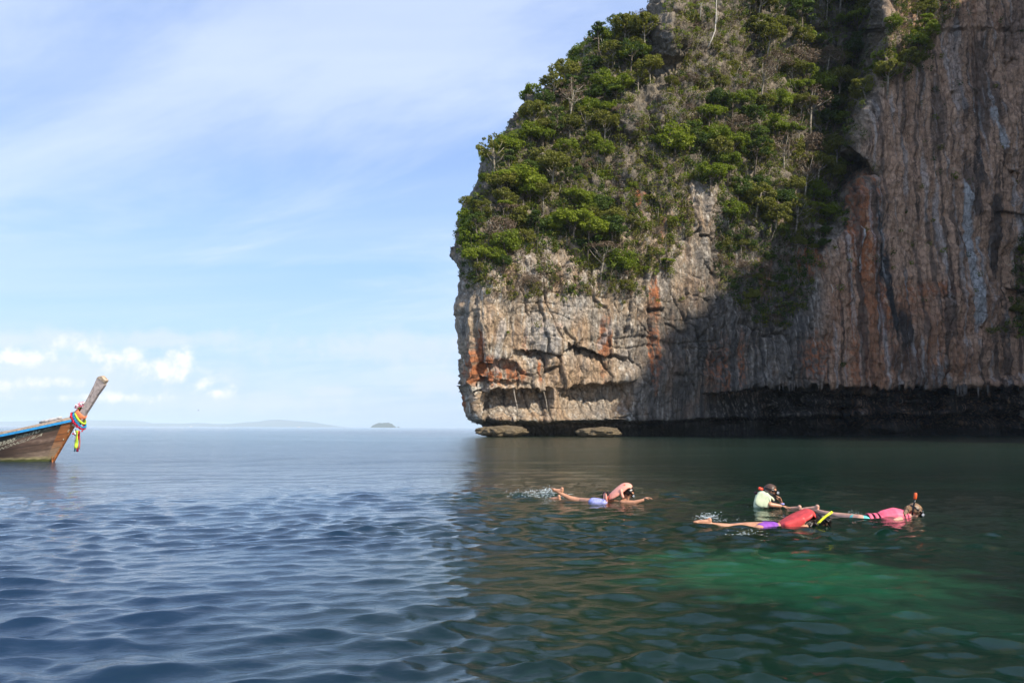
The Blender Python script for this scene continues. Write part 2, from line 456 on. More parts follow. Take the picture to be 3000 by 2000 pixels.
def base_depth(px, py):
    """distance of the rock face, before relief"""
    wob = 14 * perlin(px * 0.013, py * 0.013, 0.0, 51) + 6 * perlin(px * 0.05, py * 0.05, 0.0, 52)
    wob2 = 10 * perlin(px * 0.018, 3.0, 0.0, 53) + 5 * perlin(px * 0.07, 3.0, 0.0, 54)
    Y = 114 + (px - 1360) * 0.030
    sc = 0.0585
    xb = pw(py, XB)
    up = np.maximum(0, pw(px, YS) + wob * 2 - py) * sc
    left = 1 - ss(px, xb - 60, xb + 25)
    k = np.interp(px, [1350, 1500, 1800, 2050, 2250], [0.75, 0.62, 0.50, 0.42, 0.50])
    terr = 1.3 * perlin(px * 0.008, py * 0.022, 0.0, 55) * ss(up, 0, 6)
    Y = Y + left * (up * k + up * up * 0.004 + terr) + (1 - left) * up * 0.07
    # hollow gully between shoulder and right buttress
    g = np.exp(-((px - (xb - 75)) / 95.0) ** 2) * ss(py, 1050, 520) * left
    Y = Y + g * (8.0 + 3 * perlin(px * 0.01, py * 0.02, 2.0, 56))
    g2 = np.exp(-((px - 2120) / 70.0) ** 2) * ss(py, 620, 720) * (1 - ss(py, 880, 1000)); Y = Y + 3.0 * g2
    # grey outcrop knobs on the shoulder
    for (cx, cy, rx, ry, d) in ((1965, 60, 62, 130, 5.5), (1850, 330, 45, 75, 3.5), (1975, 110, 60, 60, 2.0), (1990, 330, 70, 100, 2.0), (2585, 110, 30, 110, 3.5), (1690, 185, 26, 40, 2.0)):
        Y = Y - d * np.clip(1 - ((px - cx) / rx) ** 2 - ((py - cy) / ry) ** 2, 0, 1) ** 0.6
    # right wall: curtains and pillars
    rb = ss(px, xb, xb + 80)
    Y = Y - rb * (1.8 * np.exp(-((px - 2760) / 75.0) ** 2) * (1 - ss(py, 1050, 1130)) + 1.2 * np.exp(-((px - 2600) / 60.0) ** 2))
    Y = Y + rb * 3.0 * np.exp(-((px - (2850 + 0.08 * (py - 400))) / 30.0) ** 2) * ss(py, 620, 300)
    Y = Y + rb * 4.0 * np.exp(-((px - 2950) / 60.0) ** 2) * ss(py, 640, 760) * (1 - ss(py, 1100, 1130))
    Y = Y - 2.5 * np.exp(-((px - 2860) / 60.0) ** 2) * ss(py, 960, 1030) * (1 - ss(py, 1120, 1135))
    # lower face overhangs
    cy = py + wob2
    Y = Y + cave(px, cy, 1385, 1625, 1137, 1228, 6.5, 0.18, 0.45)
    Y = Y + cave(px, cy, 1625, 1870, 1122, 1222, 6.0, 0.25, 0.5, -0.10)
    Y = Y + cave(px, cy, 1500, 1640, 1026, 1062, 3.4, 0.25, 0.9)
    Y = Y + cave(px, cy, 1640, 1800, 1028, 1068, 4.6, 0.3, 0.9, 0.18)
    Y = Y + cave(px, cy, 1615, 1700, 1010, 1048, 4.4, 0.3, 1.0, -0.35)
    Y = Y + cave(px, cy, 1395, 1520, 1063, 1092, 2.2, 0.2, 1.4, -0.05)
    Y = Y + cave(px, cy, 1400, 1540, 1118, 1136, 1.2, 0.2, 1.4)
    Y = Y + cave(px, cy, 1880, 1945, 590, 720, 2.0, 0.3, 1.2, 1.1)
    Y = Y + cave(px, cy, 2935, 2985, 500, 580, 2.5, 0.3, 1.0)
    Y = Y + cave(px, cy, 2880, 3050, 620, 700, 2.5, 0.3, 1.0)
    Y = Y + cave(px, cy, 2900, 3200, 840, 960, 4.0, 0.3, 1.0)
    Y = Y + cave(px, py + wob2 * 0.5, 2050, 2250, 1142, 1240, 8.0, 0.25, 0.4, -0.10)
    Y = Y + cave(px, py + wob2 * 0.7 - 26 * np.abs(perlin(px * 0.011, 1.0, 0.0, 58)), 2200, 3600, 1127, 1275, 13.0, 0.04, 0.20) * np.clip(0.75 + 0.9 * perlin(px * 0.012, py * 0.03, 0.0, 57), 0.25, 1.2)
    # diagonal ramp of rock on the middle wall
    # sea notch
    yn = pw(px, [(1340, 1222), (1400, 1228), (1550, 1233), (1700, 1236), (2000, 1231), (2150, 1222), (2400, 1215), (3400, 1205)]) + wob2 * 0.35
    Y = Y + 8.5 * ss(py, yn - 4, yn + 9)
    return Y
def cliff_grid(U, Vp):
    """U,Vp -> positions; u=0 at the left skyline"""
    xl = pw(Vp, LEFT) + 0 * U
    px = xl + (3330 - xl) * U
    Y = base_depth(px, Vp)
    # rounded left end
    e = np.clip((px - xl) / 95.0, 0, 1)
    Y = Y + 13.0 * (1 - np.sqrt(np.clip(1 - (1 - e) ** 2, 0, 1)))
    return px, Vp, Y
def build_cliff():
    nu, nv = 900, 640
    u = np.linspace(0, 1, nu - 40) ** 1.12
    v = np.concatenate([np.linspace(-700, -40, 60)[:-1], np.linspace(-40, 1120, nv - 190), np.linspace(1120, 1310, 132)[1:]])
    U, Vv = np.meshgrid(u, v, indexing='xy')
    px, py, Y = cliff_grid(U, Vv)
    # skyline wobble
    edge = 1 - ss(U, 0, 0.06)
    px = px + edge * (7 * perlin(py * 0.03, 0.3, 0.0, 61) + 4 * perlin(py * 0.09, 0.3, 0.0, 62))
    P = at(px, py, Y)
    # side wrapping round behind the left skyline
    back = 40
    tb = np.linspace(1, 0, back + 1)[:-1]
    E = P[:, :1, :]
    Bx = E[..., 0] + 16 * tb[None, :] ** 1.6 + 0.06 * 45 * tb[None, :]
    By = E[..., 1] + 45 * tb[None, :]
    Bz = np.broadcast_to(E[..., 2], Bx.shape)
    P = np.concatenate([np.stack([Bx, By, Bz], -1), P], 1)
    PX = np.concatenate([np.broadcast_to(px[:, :1], Bx.shape), px], 1); PY = np.concatenate([np.broadcast_to(py[:, :1], Bx.shape), py], 1)
    nr, nc = P.shape[:2]
    # normals
    du = np.gradient(P, axis=1); dv = np.gradient(P, axis=0)
    N = np.cross(du, dv); N /= np.linalg.norm(N, axis=-1, keepdims=True) + 1e-9
    N = np.where((N[..., 1:2] > 0) & (np.abs(N[..., 0:1]) < 0.99) & (np.arange(nc)[None, :, None] > back + 30), -N, N)
    # smooth normals a little to avoid tearing at overhang lips
    for _ in range(6):
        N[1:-1] = (N[:-2] + N[1:-1] * 2 + N[2:]) / 4; N[:, 1:-1] = (N[:, :-2] + N[:, 1:-1] * 2 + N[:, 2:]) / 4
    N /= np.linalg.norm(N, axis=-1, keepdims=True) + 1e-9
    if np.mean(N[..., 1]) > 0: N = -N
    x, y, z = P[..., 0], P[..., 1], P[..., 2]
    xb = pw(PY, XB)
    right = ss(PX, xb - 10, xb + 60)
    slope_m = ss(pw(PX, YS) - PY, 0, 120) * (1 - right)
    low = ss(PY, 1100, 1180)
    # relief, metres outwards
    D = 1.6 * fbm(x * 0.07, y * 0.05, z * 0.05, 3, 1)
    fl = ridged(x * 0.42 + 0.5 * perlin(x * 0.2, 0, z * 0.08, 7), y * 0.25, z * 0.045, 3, 10)
    D += fl * (0.42 + 0.40 * right) * (1 - 0.5 * slope_m) * (1 - .5 * low)
    fl2 = ridged(x * 1.5, y * 0.8, z * 0.14, 2, 20)
    D += fl2 * 0.13 * (1 - .7 * low)
    # blocky jointed limestone
    wx = x + 0.9 * perlin(x * 0.3, y * 0.3, z * 0.3, 30); wz = z + 0.9 * perlin(x * 0.3, y * 0.3, z * 0.3, 33)
    f1, f2, cv = worley((wx + 0.12 * wz + y * 0.3) * 0.30, wz * 0.10, 3)
    crack = 1 - ss(f2 - f1, 0.0, 0.085)
    cm = ss(fbm(x * 0.10, y * 0.1, z * 0.08, 2, 47), -0.35, 0.45)
    blk = (1 - 0.65 * right) * (0.25 + 0.75 * cm)
    D += (cv - 0.5) * 1.1 * blk - crack * 0.85 * blk
    f1, f2, cv2 = worley((wx - 0.2 * wz + y * 0.3) * 0.85, wz * 0.30, 5)
    crack2 = 1 - ss(f2 - f1, 0.0, 0.10)
    D += ((cv2 - 0.5) * 0.34 - crack2 * 0.14) * blk
    # thin bedding breaks
    bed = ridged(x * 0.05, y * 0.05, (z + 1.6 * perlin(x * .10, y * .1, 0, 35)) * 0.30, 1, 36)
    D -= 0.45 * ss(bed, 0.90, 1.0) * (1 - 0.7 * right) * cm
    D += 0.50 * fbm(x * 0.5, y * 0.5, z * 0.4, 4, 40, 0.55)
    D += 0.9 * slope_m * fbm(x * 0.25, y * 0.2, z * 0.35, 3, 45)
    # pockets on right wall
    pk = fbm(x * 0.35, y * 0.2, z * 0.13, 2, 70)
    D -= 1.7 * ss(pk, 0.52, 0.9) * right
    # dripping pendants under the overhang
    pend = ss(PX, 2000, 2150) * np.exp(-((PY - 1122) / 9.0) ** 2) * ss(fbm(x * 1.4, 0, 0, 2, 80), 0.0, 0.5)
    D += 0.5 * pend
    edge_f = np.ones_like(D); edge_f[:, back - 4:back + 6] = 0.55
    damp = 1 - 0.55 * low
    P = P + N * (D * edge_f * damp)[..., None]
    # ------------- colours (stains, algae, iron, calcite; some bounce and shade painted in)
    streak = fbm(x * 0.9, y * 0.5, z * 0.05, 4, 100, 0.6)
    streak2 = fbm(x * 2.6, y * 1.2, z * 0.10, 3, 104, 0.6)
    blot = fbm(x * 0.22, y * 0.2, z * 0.16, 4, 108)
    fine = fbm(x * 1.8, y * 1.8, z * 1.2, 3, 112, 0.6)
    def L(a, b, t_): return a + (b - a) * np.clip(t_, 0, 1)[..., None]
    A = lambda *c: np.array(c, float)
    C = L(A(.25, .215, .18), A(.42, .31, .205), 0.5 + 0.9 * blot + 0.35 * streak)
    C = L(C, A(.50, .46, .40), 0.75 * ss(streak2 + 0.6 * fine, 0.15, 0.9) + 0.5 * ss(cv2 + 0.3 * fine, 0.75, 1.1) * (1 - slope_m))
    C = L(C, A(.68, .42, .27), right * 0.88)  # pinkish tan right wall, brightened and warmed to paint bounce light into its shade
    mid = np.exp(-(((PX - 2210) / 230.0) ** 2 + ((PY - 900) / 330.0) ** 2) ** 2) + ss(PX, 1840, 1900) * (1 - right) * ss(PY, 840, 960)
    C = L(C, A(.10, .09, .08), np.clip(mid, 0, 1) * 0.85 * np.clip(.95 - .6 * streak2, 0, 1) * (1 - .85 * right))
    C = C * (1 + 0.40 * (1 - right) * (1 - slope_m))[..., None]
    # upper slope: weathered grey brown
    C = L(C, L(A(.155, .135, .105), A(.27, .225, .165), 0.5 + blot + 0.6 * fine), slope_m * 0.85)
    # orange iron stains
    iron = np.zeros_like(blot)
    for (cx, cy, rx, ry, s_) in ((1440, 1085, 80, 40, 1.4), (1400, 1030, 22, 70, 1.2), (1500, 1100, 60, 25, 1.0), (1585, 1080, 18, 55, .9), (1545, 1000, 22, 60, .5), (1590, 960, 60, 30, .5),
                                 (1770, 1020, 22, 110, .8), (1915, 880, 16, 70, 1.1), (1912, 1050, 18, 120, .9), (1940, 660, 14, 80, .7), (1875, 600, 20, 60, .7), (1700, 1100, 60, 60, .35), (1362, 1180, 10, 50, 1.3),
                                 (2110, 1080, 60, 110, .65), (2180, 1060, 30, 120, .6), (2240, 820, 40, 120, .5), (2370, 760, 60, 80, .8), (2520, 720, 55, 220, .95), (2560, 860, 50, 180, 1.25), (2480, 900, 60, 120, .6),
                                 (2540, 1040, 90, 120, .85), (2390, 1040, 60, 90, .75), (2720, 850, 110, 28, .8), (2650, 900, 60, 110, .6), (2700, 1050, 110, 90, .6), (2800, 1060, 60, 60, .5), (2780, 560, 50, 90, .25), (2540, 560, 50, 70, .7), (2920, 60, 40, 50, .4), (2640, 250, 60, 100, .3)):
        iron = np.maximum(iron, s_ * np.exp(-(((PX - cx) / rx) ** 2 + ((PY - cy) / ry) ** 2) ** 1.3))
    iron = iron * np.clip(0.75 + 0.9 * streak + 0.7 * fine, 0, 1.4)
    C = L(C, A(.46, .155, .055), ss(iron, 0.22, 0.85) * 0.92)
    C = L(C, A(.33, .20, .125), ss(blot + 0.5 * streak, 0.15, 0.7) * 0.45 * (1 - slope_m))
    C = L(C, A(.40, .20, .11), right * ss(PY, 780, 900) * np.exp(-((PX - 2640) / 260.0) ** 2) * 0.9 * np.clip(.7 + blot + .5 * streak, 0, 1))
    # pale tan flowstone below the ledge
    tan = np.exp(-(((PX - 1720) / 90.0) ** 2 + ((PY - 1090) / 50.0) ** 2) ** 1.5) + 0.6 * np.exp(-(((PX - 1640) / 50.0) ** 2 + ((PY - 1140) / 60.0) ** 2) ** 1.5)
    C = L(C, A(.50, .34, .21), tan * 0.7 * np.clip(0.8 + streak2, 0, 1))
    # black weathering streaks
    bs = fbm(x * 0.55, y * 0.3, z * 0.028, 4, 120, 0.62)
    blk_a = ss(bs + 0.5 * fbm(x * 0.09, 0, z * 0.03, 2, 125), 0.15, 0.50) * (0.25 + 0.55 * right + 0.5 * ss(PX, 1850, 2000) * (1 - right) * (1 - slope_m))
    for (x0, y0, x1, y1, w_, s_) in ((2550, 560, 2575, 700, 10, 1), (2570, 640, 2590, 780, 14, 1.2), (2590, 800, 2610, 950, 15, 1.2), (2620, 950, 2635, 980, 26, 1.1), (2840, 480, 2850, 620, 10, 1),
                                     (2870, 150, 2880, 330, 30, .8), (2850, 330, 2860, 520, 14, 1), (2640, 1040, 2700, 1120, 45, .7), (2910, 600, 2900, 780, 16, 1), (1985, 900, 1990, 1230, 26, .45),
                                     (2960, 100, 3000, 60, 40, .6), (2755, 300, 2745, 420, 10, .6), (2500, 420, 2510, 560, 8, .8)):
        t_ = np.clip(((PX - x0) * (x1 - x0) + (PY - y0) * (y1 - y0)) / ((x1 - x0) ** 2 + (y1 - y0) ** 2), 0, 1)
        d = np.hypot(PX - x0 - t_ * (x1 - x0), (PY - y0 - t_ * (y1 - y0)) * 0.5) / w_
        blk_a = np.maximum(blk_a, s_ * (1 - ss(d + 0.6 * streak2, 0.5, 1.3)))
    C = L(C, A(.055, .052, .050), blk_a * 0.85)
    # white calcite streaks
    wh = np.zeros_like(blot)
    for (x0, y0, x1, y1, w_, s_) in ((2815, 540, 2835, 700, 7, 1), (2832, 700, 2848, 930, 12, 1.1), (2835, 690, 2852, 880, 5, 1), (2860, 700, 2862, 860, 4, .8), (2522, 670, 2522, 790, 3.5, 1),
                                     (2900, 330, 2925, 430, 7, .9), (2860, 880, 2845, 970, 6, .6), (1470, 960, 1465, 1060, 12, .5), (1560, 960, 1600, 1000, 24, .5), (1640, 930, 1700, 900, 20, .3), (1785, 950, 1760, 1010, 7, .6),
                                     (2640, 400, 2650, 560, 5, .5), (2700, 420, 2712, 640, 6, .45), (2790, 100, 2800, 300, 16, .4)):
        t_ = np.clip(((PX - x0) * (x1 - x0) + (PY - y0) * (y1 - y0)) / ((x1 - x0) ** 2 + (y1 - y0) ** 2), 0, 1)
        d = np.hypot(PX - x0 - t_ * (x1 - x0), (PY - y0 - t_ * (y1 - y0)) * 0.5) / w_
        wh = np.maximum(wh, s_ * (1 - ss(d + 0.5 * streak2, 0.6, 1.4)))
    ws = fbm(x * 0.8, y * 0.4, z * 0.03, 4, 130, 0.65)
    wh = np.maximum(wh, 0.55 * ss(ws, 0.25, 0.65) * right)
    C = L(C, A(.56, .54, .52), wh)
    C = L(C, A(.07, .06, .05), 0.7 * crack * blk * (1 - 0.4 * slope_m))
    C = L(C, A(.10, .085, .07), 0.45 * crack2 * blk)
    # damp algae-dark rock in the sea notch
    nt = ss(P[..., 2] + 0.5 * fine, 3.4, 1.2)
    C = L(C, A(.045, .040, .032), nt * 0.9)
    C = L(C, A(.034, .030, .026), ss(PX, 2050, 2150) * ss(PY, 1128, 1150) * 0.95 * np.clip(0.9 - 1.3 * streak2, 0, 1))  # shade under the right overhang painted near black, broken by streaks
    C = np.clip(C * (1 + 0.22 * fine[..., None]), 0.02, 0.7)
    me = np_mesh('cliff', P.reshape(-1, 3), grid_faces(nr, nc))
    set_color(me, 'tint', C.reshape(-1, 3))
    return me, P, PX, PY, N
def rock_material(name, attr=True, base=(.2, .17, .12), fine_scale=1.0):
    m, t, out = mat(name)
    pos = t.new('ShaderNodeNewGeometry').outputs['Position']
    x, y, z = t.xyz(pos)
    if attr:
        a = t.new('ShaderNodeVertexColor'); a.layer_name = 'tint'; col = a.outputs[0]
    else: col = c4(base)
    sv = t.comb(t.math('MULTIPLY', x, 1.0), t.math('MULTIPLY', y, 1.0), t.math('MULTIPLY', z, 0.12))
    s1 = t.noise(sv, 3.0 * fine_scale, 6, 0.65)
    s2 = t.noise(pos, 2.2 * fine_scale, 8, 0.68)
    s3 = t.noise(pos, 9.0 * fine_scale, 4, 0.6)
    col = t.mix(t.map(s1, 0.3, 0.7, 0.0, 0.55), col, t.mix(1.0, col, (0.45, 0.44, 0.43, 1), 'MULTIPLY'))
    col = t.mix(t.map(s2, 0.52, 0.72, 0.0, 0.4), col, t.mix(1.0, col, (1.45, 1.4, 1.35, 1), 'MULTIPLY'))
    vor = t.new('ShaderNodeTexVoronoi', feature='DISTANCE_TO_EDGE'); t.put(vor.inputs['Vector'], t.vmath('ADD', t.comb(x, y, t.math('MULTIPLY', z, 0.55)), t.comb(s2, s2, s1)))
    vor.inputs['Scale'].default_value = 0.9 * fine_scale
    ck = t.map(vor.outputs['Distance'], 0.0, 0.05, 0.0, 1.0)
    col = t.mix(t.math('MULTIPLY', t.math('SUBTRACT', 1.0, ck), 0.5), col, (0.05, 0.042, 0.035, 1))
    h = t.math('ADD', t.math('MULTIPLY', s1, 0.5), t.math('ADD', t.math('MULTIPLY', s2, 0.9), t.math('MULTIPLY', s3, 0.2)))
    h = t.math('ADD', h, t.math('MULTIPLY', ck, 0.25))
    p = t.new('ShaderNodeBsdfPrincipled'); t.put(p.inputs['Base Color'], col)
    p.inputs['Roughness'].default_value = 0.88; p.inputs['Specular IOR Level'].default_value = 0.25
    t.put(p.inputs['Normal'], t.bump(h, 0.9, 0.55 / fine_scale))
    t.l.new(p.outputs[0], out.inputs[0]); return m
M_ROCK = rock_material('limestone')
cme, CP, CPX, CPY, CN = build_cliff()
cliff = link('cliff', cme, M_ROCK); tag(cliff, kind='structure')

# wing of the same cliff that closes the bay on the right, outside the picture
def build_wing():
    path = np.array([(122, 172), (150, 160), (158, 130), (152, 95), (150, 60), (150, 25), (151, 0), (155, -20), (170, -35), (200, -45)], float)
    seg = np.concatenate([[0], np.cumsum(np.hypot(*np.diff(path, axis=0).T))])
    s = np.linspace(0, seg[-1], 220)
    bx = np.interp(s, seg, path[:, 0]); by = np.interp(s, seg, path[:, 1])
    zt = np.interp(-by, [-172, -160, -125, -82, -40, -20, -10, 2, 8, 14, 25, 45], [135, 150, 163, 168, 156, 159, 160, 163, 158, 142, 95, 60]) + 5 * fbm(s * 0.08, 0, 0, 3, 200) + 3 * perlin(s * 0.35, 0, 0, 204) + 1.5 * perlin(s * 0.9, 0, 0, 206)
    v = np.linspace(0, 1, 120)
    S, V = np.meshgrid(s, v, indexing='xy')
    X = np.broadcast_to(bx, S.shape).copy(); Y = np.broadcast_to(by, S.shape).copy(); Z = -2 + V * (zt[None, :] + 2)
    tx = np.gradient(bx); ty = np.gradient(by); ln = np.hypot(tx, ty); nx, ny = ty / ln, -tx / ln
    nx, ny = -nx, -ny
    D = 2.5 * fbm(X * 0.06, Y * 0.06, Z * 0.05, 3, 210) + 1.0 * ridged(X * .3, Y * .3, Z * .05, 3, 214) - 6 * ss(Z, 5, 2)
    back = ss(V, 0.8, 1.0) * 14
    sgn = np.where(nx > 0, -1.0, 1.0)
    X = X + sgn * np.abs(nx) * (D - back); Y = Y + 0.3 * ny * D
    P = np.stack([X, Y, Z], -1)
    top = P[-1:].copy(); top[..., 0] += 40; top[..., 2] -= 15
    P = np.concatenate([P, top], 0)
    me = np_mesh('side_cliff', P.reshape(-1, 3), grid_faces(P.shape[0], 220))
    bl = fbm(P[..., 0] * .1, P[..., 1] * .3, P[..., 2] * .04, 3, 220)
    g = ss(P[..., 2], 55, 75)[..., None] * 0.8
    C = (np.array([.27, .22, .17]) * (1 + 0.5 * bl[..., None])) * (1 - g) + g * np.array([.07, .09, .03])
    set_color(me, 'tint', np.clip(C, .02, .6).reshape(-1, 3))
    return me
wing = link('side_cliff', build_wing(), M_ROCK); tag(wing, kind='structure')

# ------------------------------------------------------------------ far hills, islets, air
def hill_material():
    m, t, out = mat('forested_hill')
    pos = t.new('ShaderNodeNewGeometry').outputs['Position']
    p = t.new('ShaderNodeBsdfPrincipled')
    t.put(p.inputs['Base Color'], t.mix(t.noise(pos, 0.01, 6, 0.6), (0.035, 0.055, 0.025, 1), (0.11, 0.11, 0.075, 1)))
    p.inputs['Roughness'].default_value = 1.0; p.inputs['Specular IOR Level'].default_value = 0.05
    t.l.new(p.outputs[0], out.inputs[0]); return m
M_HILL = hill_material()
def ridge(name, Y, prof, depth, seed, jag):
    """prof = skyline as (px, height in px above the horizon) seen from the bay"""
    prof = np.array(prof, float)
    x = (np.linspace(prof[0, 0], prof[-1, 0], 260) - 1500) / F * Y
    h = np.interp(np.linspace(prof[0, 0], prof[-1, 0], 260), prof[:, 0], prof[:, 1]) / F * Y
    v = np.linspace(-1, 1, 31)
    X, V = np.meshgrid(x, v, indexing='xy')
    k = np.clip(1 - V ** 2, 0, 1) ** 0.8
    sc = depth * 0.25
    n = fbm(X / sc, V * depth / sc, 0, 4, seed)
    Z = h[None, :] * (k * (1 + jag * n)) - 2.0 * (1 - k)
    P = np.stack([X, Y + V * depth, Z], -1).reshape(-1, 3)
    o = link(name, np_mesh(name, P, grid_faces(31, 260)), M_HILL); tag(o, kind='structure'); return o
ridge('hills', 21000, [(-500, 6), (-300, 16), (-120, 14), (0, 13), (60, 12), (130, 16), (200, 18), (262, 18), (330, 17), (385, 18), (425, 9), (515, 10), (555, 8), (590, 11), (625, 8), (665, 9), (700, 6), (740, 14), (790, 16), (815, 22), (860, 19), (905, 16), (940, 10), (985, 2), (1010, 0)], 2000, 301, 0.10)
ridge('hills', 9000, [(1093, 0), (1097, 6), (1105, 10), (1116, 12), (1128, 12.5), (1142, 13), (1150, 11), (1158, 5), (1163, 0)], 120, 305, 0.25)
ridge('hills', 9050, [(1167, 0), (1169, 3), (1172, 3), (1174, 0)], 16, 307, 0.2)
m, t, out = mat('sea_air')
v = t.new('ShaderNodeVolumePrincipled'); v.inputs['Color'].default_value = (0.70, 0.86, 1.0, 1)
v.inputs['Density'].default_value = 7.5e-5; v.inputs['Anisotropy'].default_value = -0.25
t.l.new(v.outputs[0], out.inputs['Volume'])
b = MB(); b.box((0, 0, 90), (60000, 60000, 196))
hz = b.build('haze', m, None, False); tag(hz, kind='stuff')

# ------------------------------------------------------------------ vegetation
def foliage_material(name, a, b_, dry=False):
    m, t, out = mat(name)
    oi = t.new('ShaderNodeObjectInfo').outputs['Random']
    pos = t.new('ShaderNodeNewGeometry').outputs['Position']
    n = t.noise(pos, 1.1, 3, 0.6); n2 = t.noise(pos, 7.0, 2, 0.5)
    f = t.math('ADD', t.math('MULTIPLY', oi, 0.5), t.math('MULTIPLY', t.math('SUBTRACT', t.math('ADD', t.math('MULTIPLY', n, 0.6), t.math('MULTIPLY', n2, 0.6)), 0.35), 0.9), clamp=True)
    col = t.mix(f, c4(a), c4(b_))
    d = t.new('ShaderNodeBsdfPrincipled'); t.put(d.inputs['Base Color'], col)
    d.inputs['Roughness'].default_value = 0.6; d.inputs['Specular IOR Level'].default_value = 0.3
    tr = t.new('ShaderNodeBsdfTranslucent'); t.put(tr.inputs[0], t.mix(1.0, col, (1.2, 1.35, 0.6, 1), 'MULTIPLY'))
    mx = t.new('ShaderNodeMixShader'); mx.inputs[0].default_value = 0.05 if dry else 0.36
    t.l.new(d.outputs[0], mx.inputs[1]); t.l.new(tr.outputs[0], mx.inputs[2]); t.l.new(mx.outputs[0], out.inputs[0])
    return m
FOL = {'bright': foliage_material('bright_leaves', (0.105, 0.150, 0.010), (0.250, 0.285, 0.020)),
       'olive': foliage_material('olive_leaves', (0.095, 0.105, 0.014), (0.220, 0.210, 0.032)),
       'dark': foliage_material('dark_leaves', (0.038, 0.070, 0.010), (0.110, 0.155, 0.020)),
       'dry': foliage_material('dry_twigs', (0.10, 0.065, 0.04), (0.22, 0.155, 0.10), True)}
M_BARK = simple('pale_bark', (0.30, 0.26, 0.20), 0.9, 0.35, 3.0, 0.05)
M_BARKD = simple('grey_brown_bark', (0.17, 0.135, 0.10), 0.9, 0.35, 3.0, 0.05)
M_DEAD = simple('bleached_wood', (0.58, 0.53, 0.45), 0.85, 0.2, 3.0, 0.03)
def leaf_quads(rng, cen, rad, n, size, flat=0.7, up=0.5):
    """n small leaf faces spread in clumps; cen (k,3), rad (k,)"""
    k = rng.integers(0, len(cen), n)
    d = rng.normal(size=(n, 3)); d /= np.linalg.norm(d, axis=1)[:, None]
    rr = rng.uniform(0.35, 1.0, n) ** 0.6
    c = cen[k] + d * (rad[k] * rr)[:, None] * np.array([1, 1, flat])
    nrm = d * 0.8 + rng.normal(size=(n, 3)) * 0.6 + np.array([0, 0, up]); nrm /= np.linalg.norm(nrm, axis=1)[:, None]
    a = np.cross(nrm, rng.normal(size=(n, 3))); a /= np.linalg.norm(a, axis=1)[:, None] + 1e-9
    b_ = np.cross(nrm, a)
    sz = size * rng.uniform(0.6, 1.4, n)[:, None]
    q = np.stack([c - a * sz * 0.5, c + b_ * sz * 0.32 + nrm * sz * 0.08, c + a * sz * 0.5, c - b_ * sz * 0.32 + nrm * sz * 0.08], 1)
    return q.reshape(-1, 3)
def quads_mesh(name, V):
    return np_mesh(name, V, np.arange(len(V), dtype=np.int32).reshape(-1, 4), False)
def make_tree(kind, shape, seed):
    """unit tree about 5 m tall: returns (trunk mesh, crown mesh)"""
    rng = np.random.default_rng(seed)
    H_, W_, base, nl, nc = {'round': (4.2, 1.9, 0.45, 3000, 34), 'umbrella': (4.6, 2.2, 0.66, 2100, 24), 'layered': (5.0, 1.9, 0.35, 2500, 28), 'bush': (2.6, 1.9, 0.12, 2800, 30), 'airy': (5.0, 2.1, 0.40, 1300, 34)}[shape]
    cen = []; rad = []
    for i in range(nc):
        th = rng.uniform(0, 2 * math.pi); r = W_ * math.sqrt(rng.uniform(0.02, 1)) * 0.85
        if shape == 'umbrella': z = H_ * (0.90 - 0.10 * (r / W_) ** 2) + rng.normal() * 0.12; q = rng.uniform(0.35, 0.6)
        elif shape == 'layered':
            lv = rng.integers(0, 4); z = H_ * (0.42 + 0.17 * lv) + rng.normal() * 0.1; r *= (1.1 - 0.2 * lv); q = rng.uniform(0.35, 0.55)
        else:
            ph = rng.uniform(0.0, 1.0); z = H_ * (base + 0.15 + (1 - base - 0.18) * math.sqrt(max(0, 1 - (r / W_) ** 2)) * ph); q = rng.uniform(0.3, 0.7) * (0.6 if shape == 'airy' else 1)
        cen.append((r * math.cos(th), r * math.sin(th), z)); rad.append(q)
    cen = np.array(cen); rad = np.array(rad)
    V = leaf_quads(rng, cen, rad, nl, 0.225 if kind != 'dry' else 0.13, 0.5 if shape in ('umbrella', 'layered') else 0.75)
    crown = quads_mesh('crown', V)
    mb = MB(); lean = rng.normal(size=2) * 0.25
    pts = [(0, 0, -0.5), (lean[0] * .3, lean[1] * .3, H_ * .25), (lean[0] * .2, lean[1] * .7, H_ * .5), (lean[0] * .6, lean[1], H_ * .72)]
    mb.tube(pts, [0.12, 0.10, 0.08, 0.05], 6)
    for i in rng.choice(nc, min(nc, 13), replace=False):
        s_ = Vector(pts[1]).lerp(Vector(pts[3]), rng.uniform(0.25, 1)); e = Vector(cen[i])
        mid = s_.lerp(e, 0.5) + Vector((0, 0, -0.12))
        mb.tube([s_, mid, e], [0.05, 0.035, 0.018], 4)
    tm = mb.mesh('trunk')
    tm.materials.append(M_BARK if (seed % 3 == 0 or kind == 'dry') else M_BARKD); crown.materials.append(FOL[kind])
    return tm, crown
VAR = {}
for kind, shapes in (('bright', ('round', 'umbrella', 'layered', 'bush')), ('olive', ('round', 'bush', 'airy', 'layered', 'umbrella')), ('dark', ('round', 'airy', 'layered', 'bush')), ('dry', ('umbrella', 'bush', 'airy'))):
    for j, sh in enumerate(shapes): VAR[(kind, sh)] = make_tree(kind, sh, 1000 + 17 * len(VAR) + j)
def surf(px, py, k=0):
    """point and normal of the rock at a place of the face"""
    r = int(np.clip(np.searchsorted(CPY[:, 45], py), 0, CPY.shape[0] - 2))
    c = int(np.clip(np.searchsorted(CPX[r, 40:], px) + 40, 41, CPX.shape[1] - 2))
    return Vector(CP[r, c].tolist()), Vector(CN[r, c].tolist())
TREES = 0
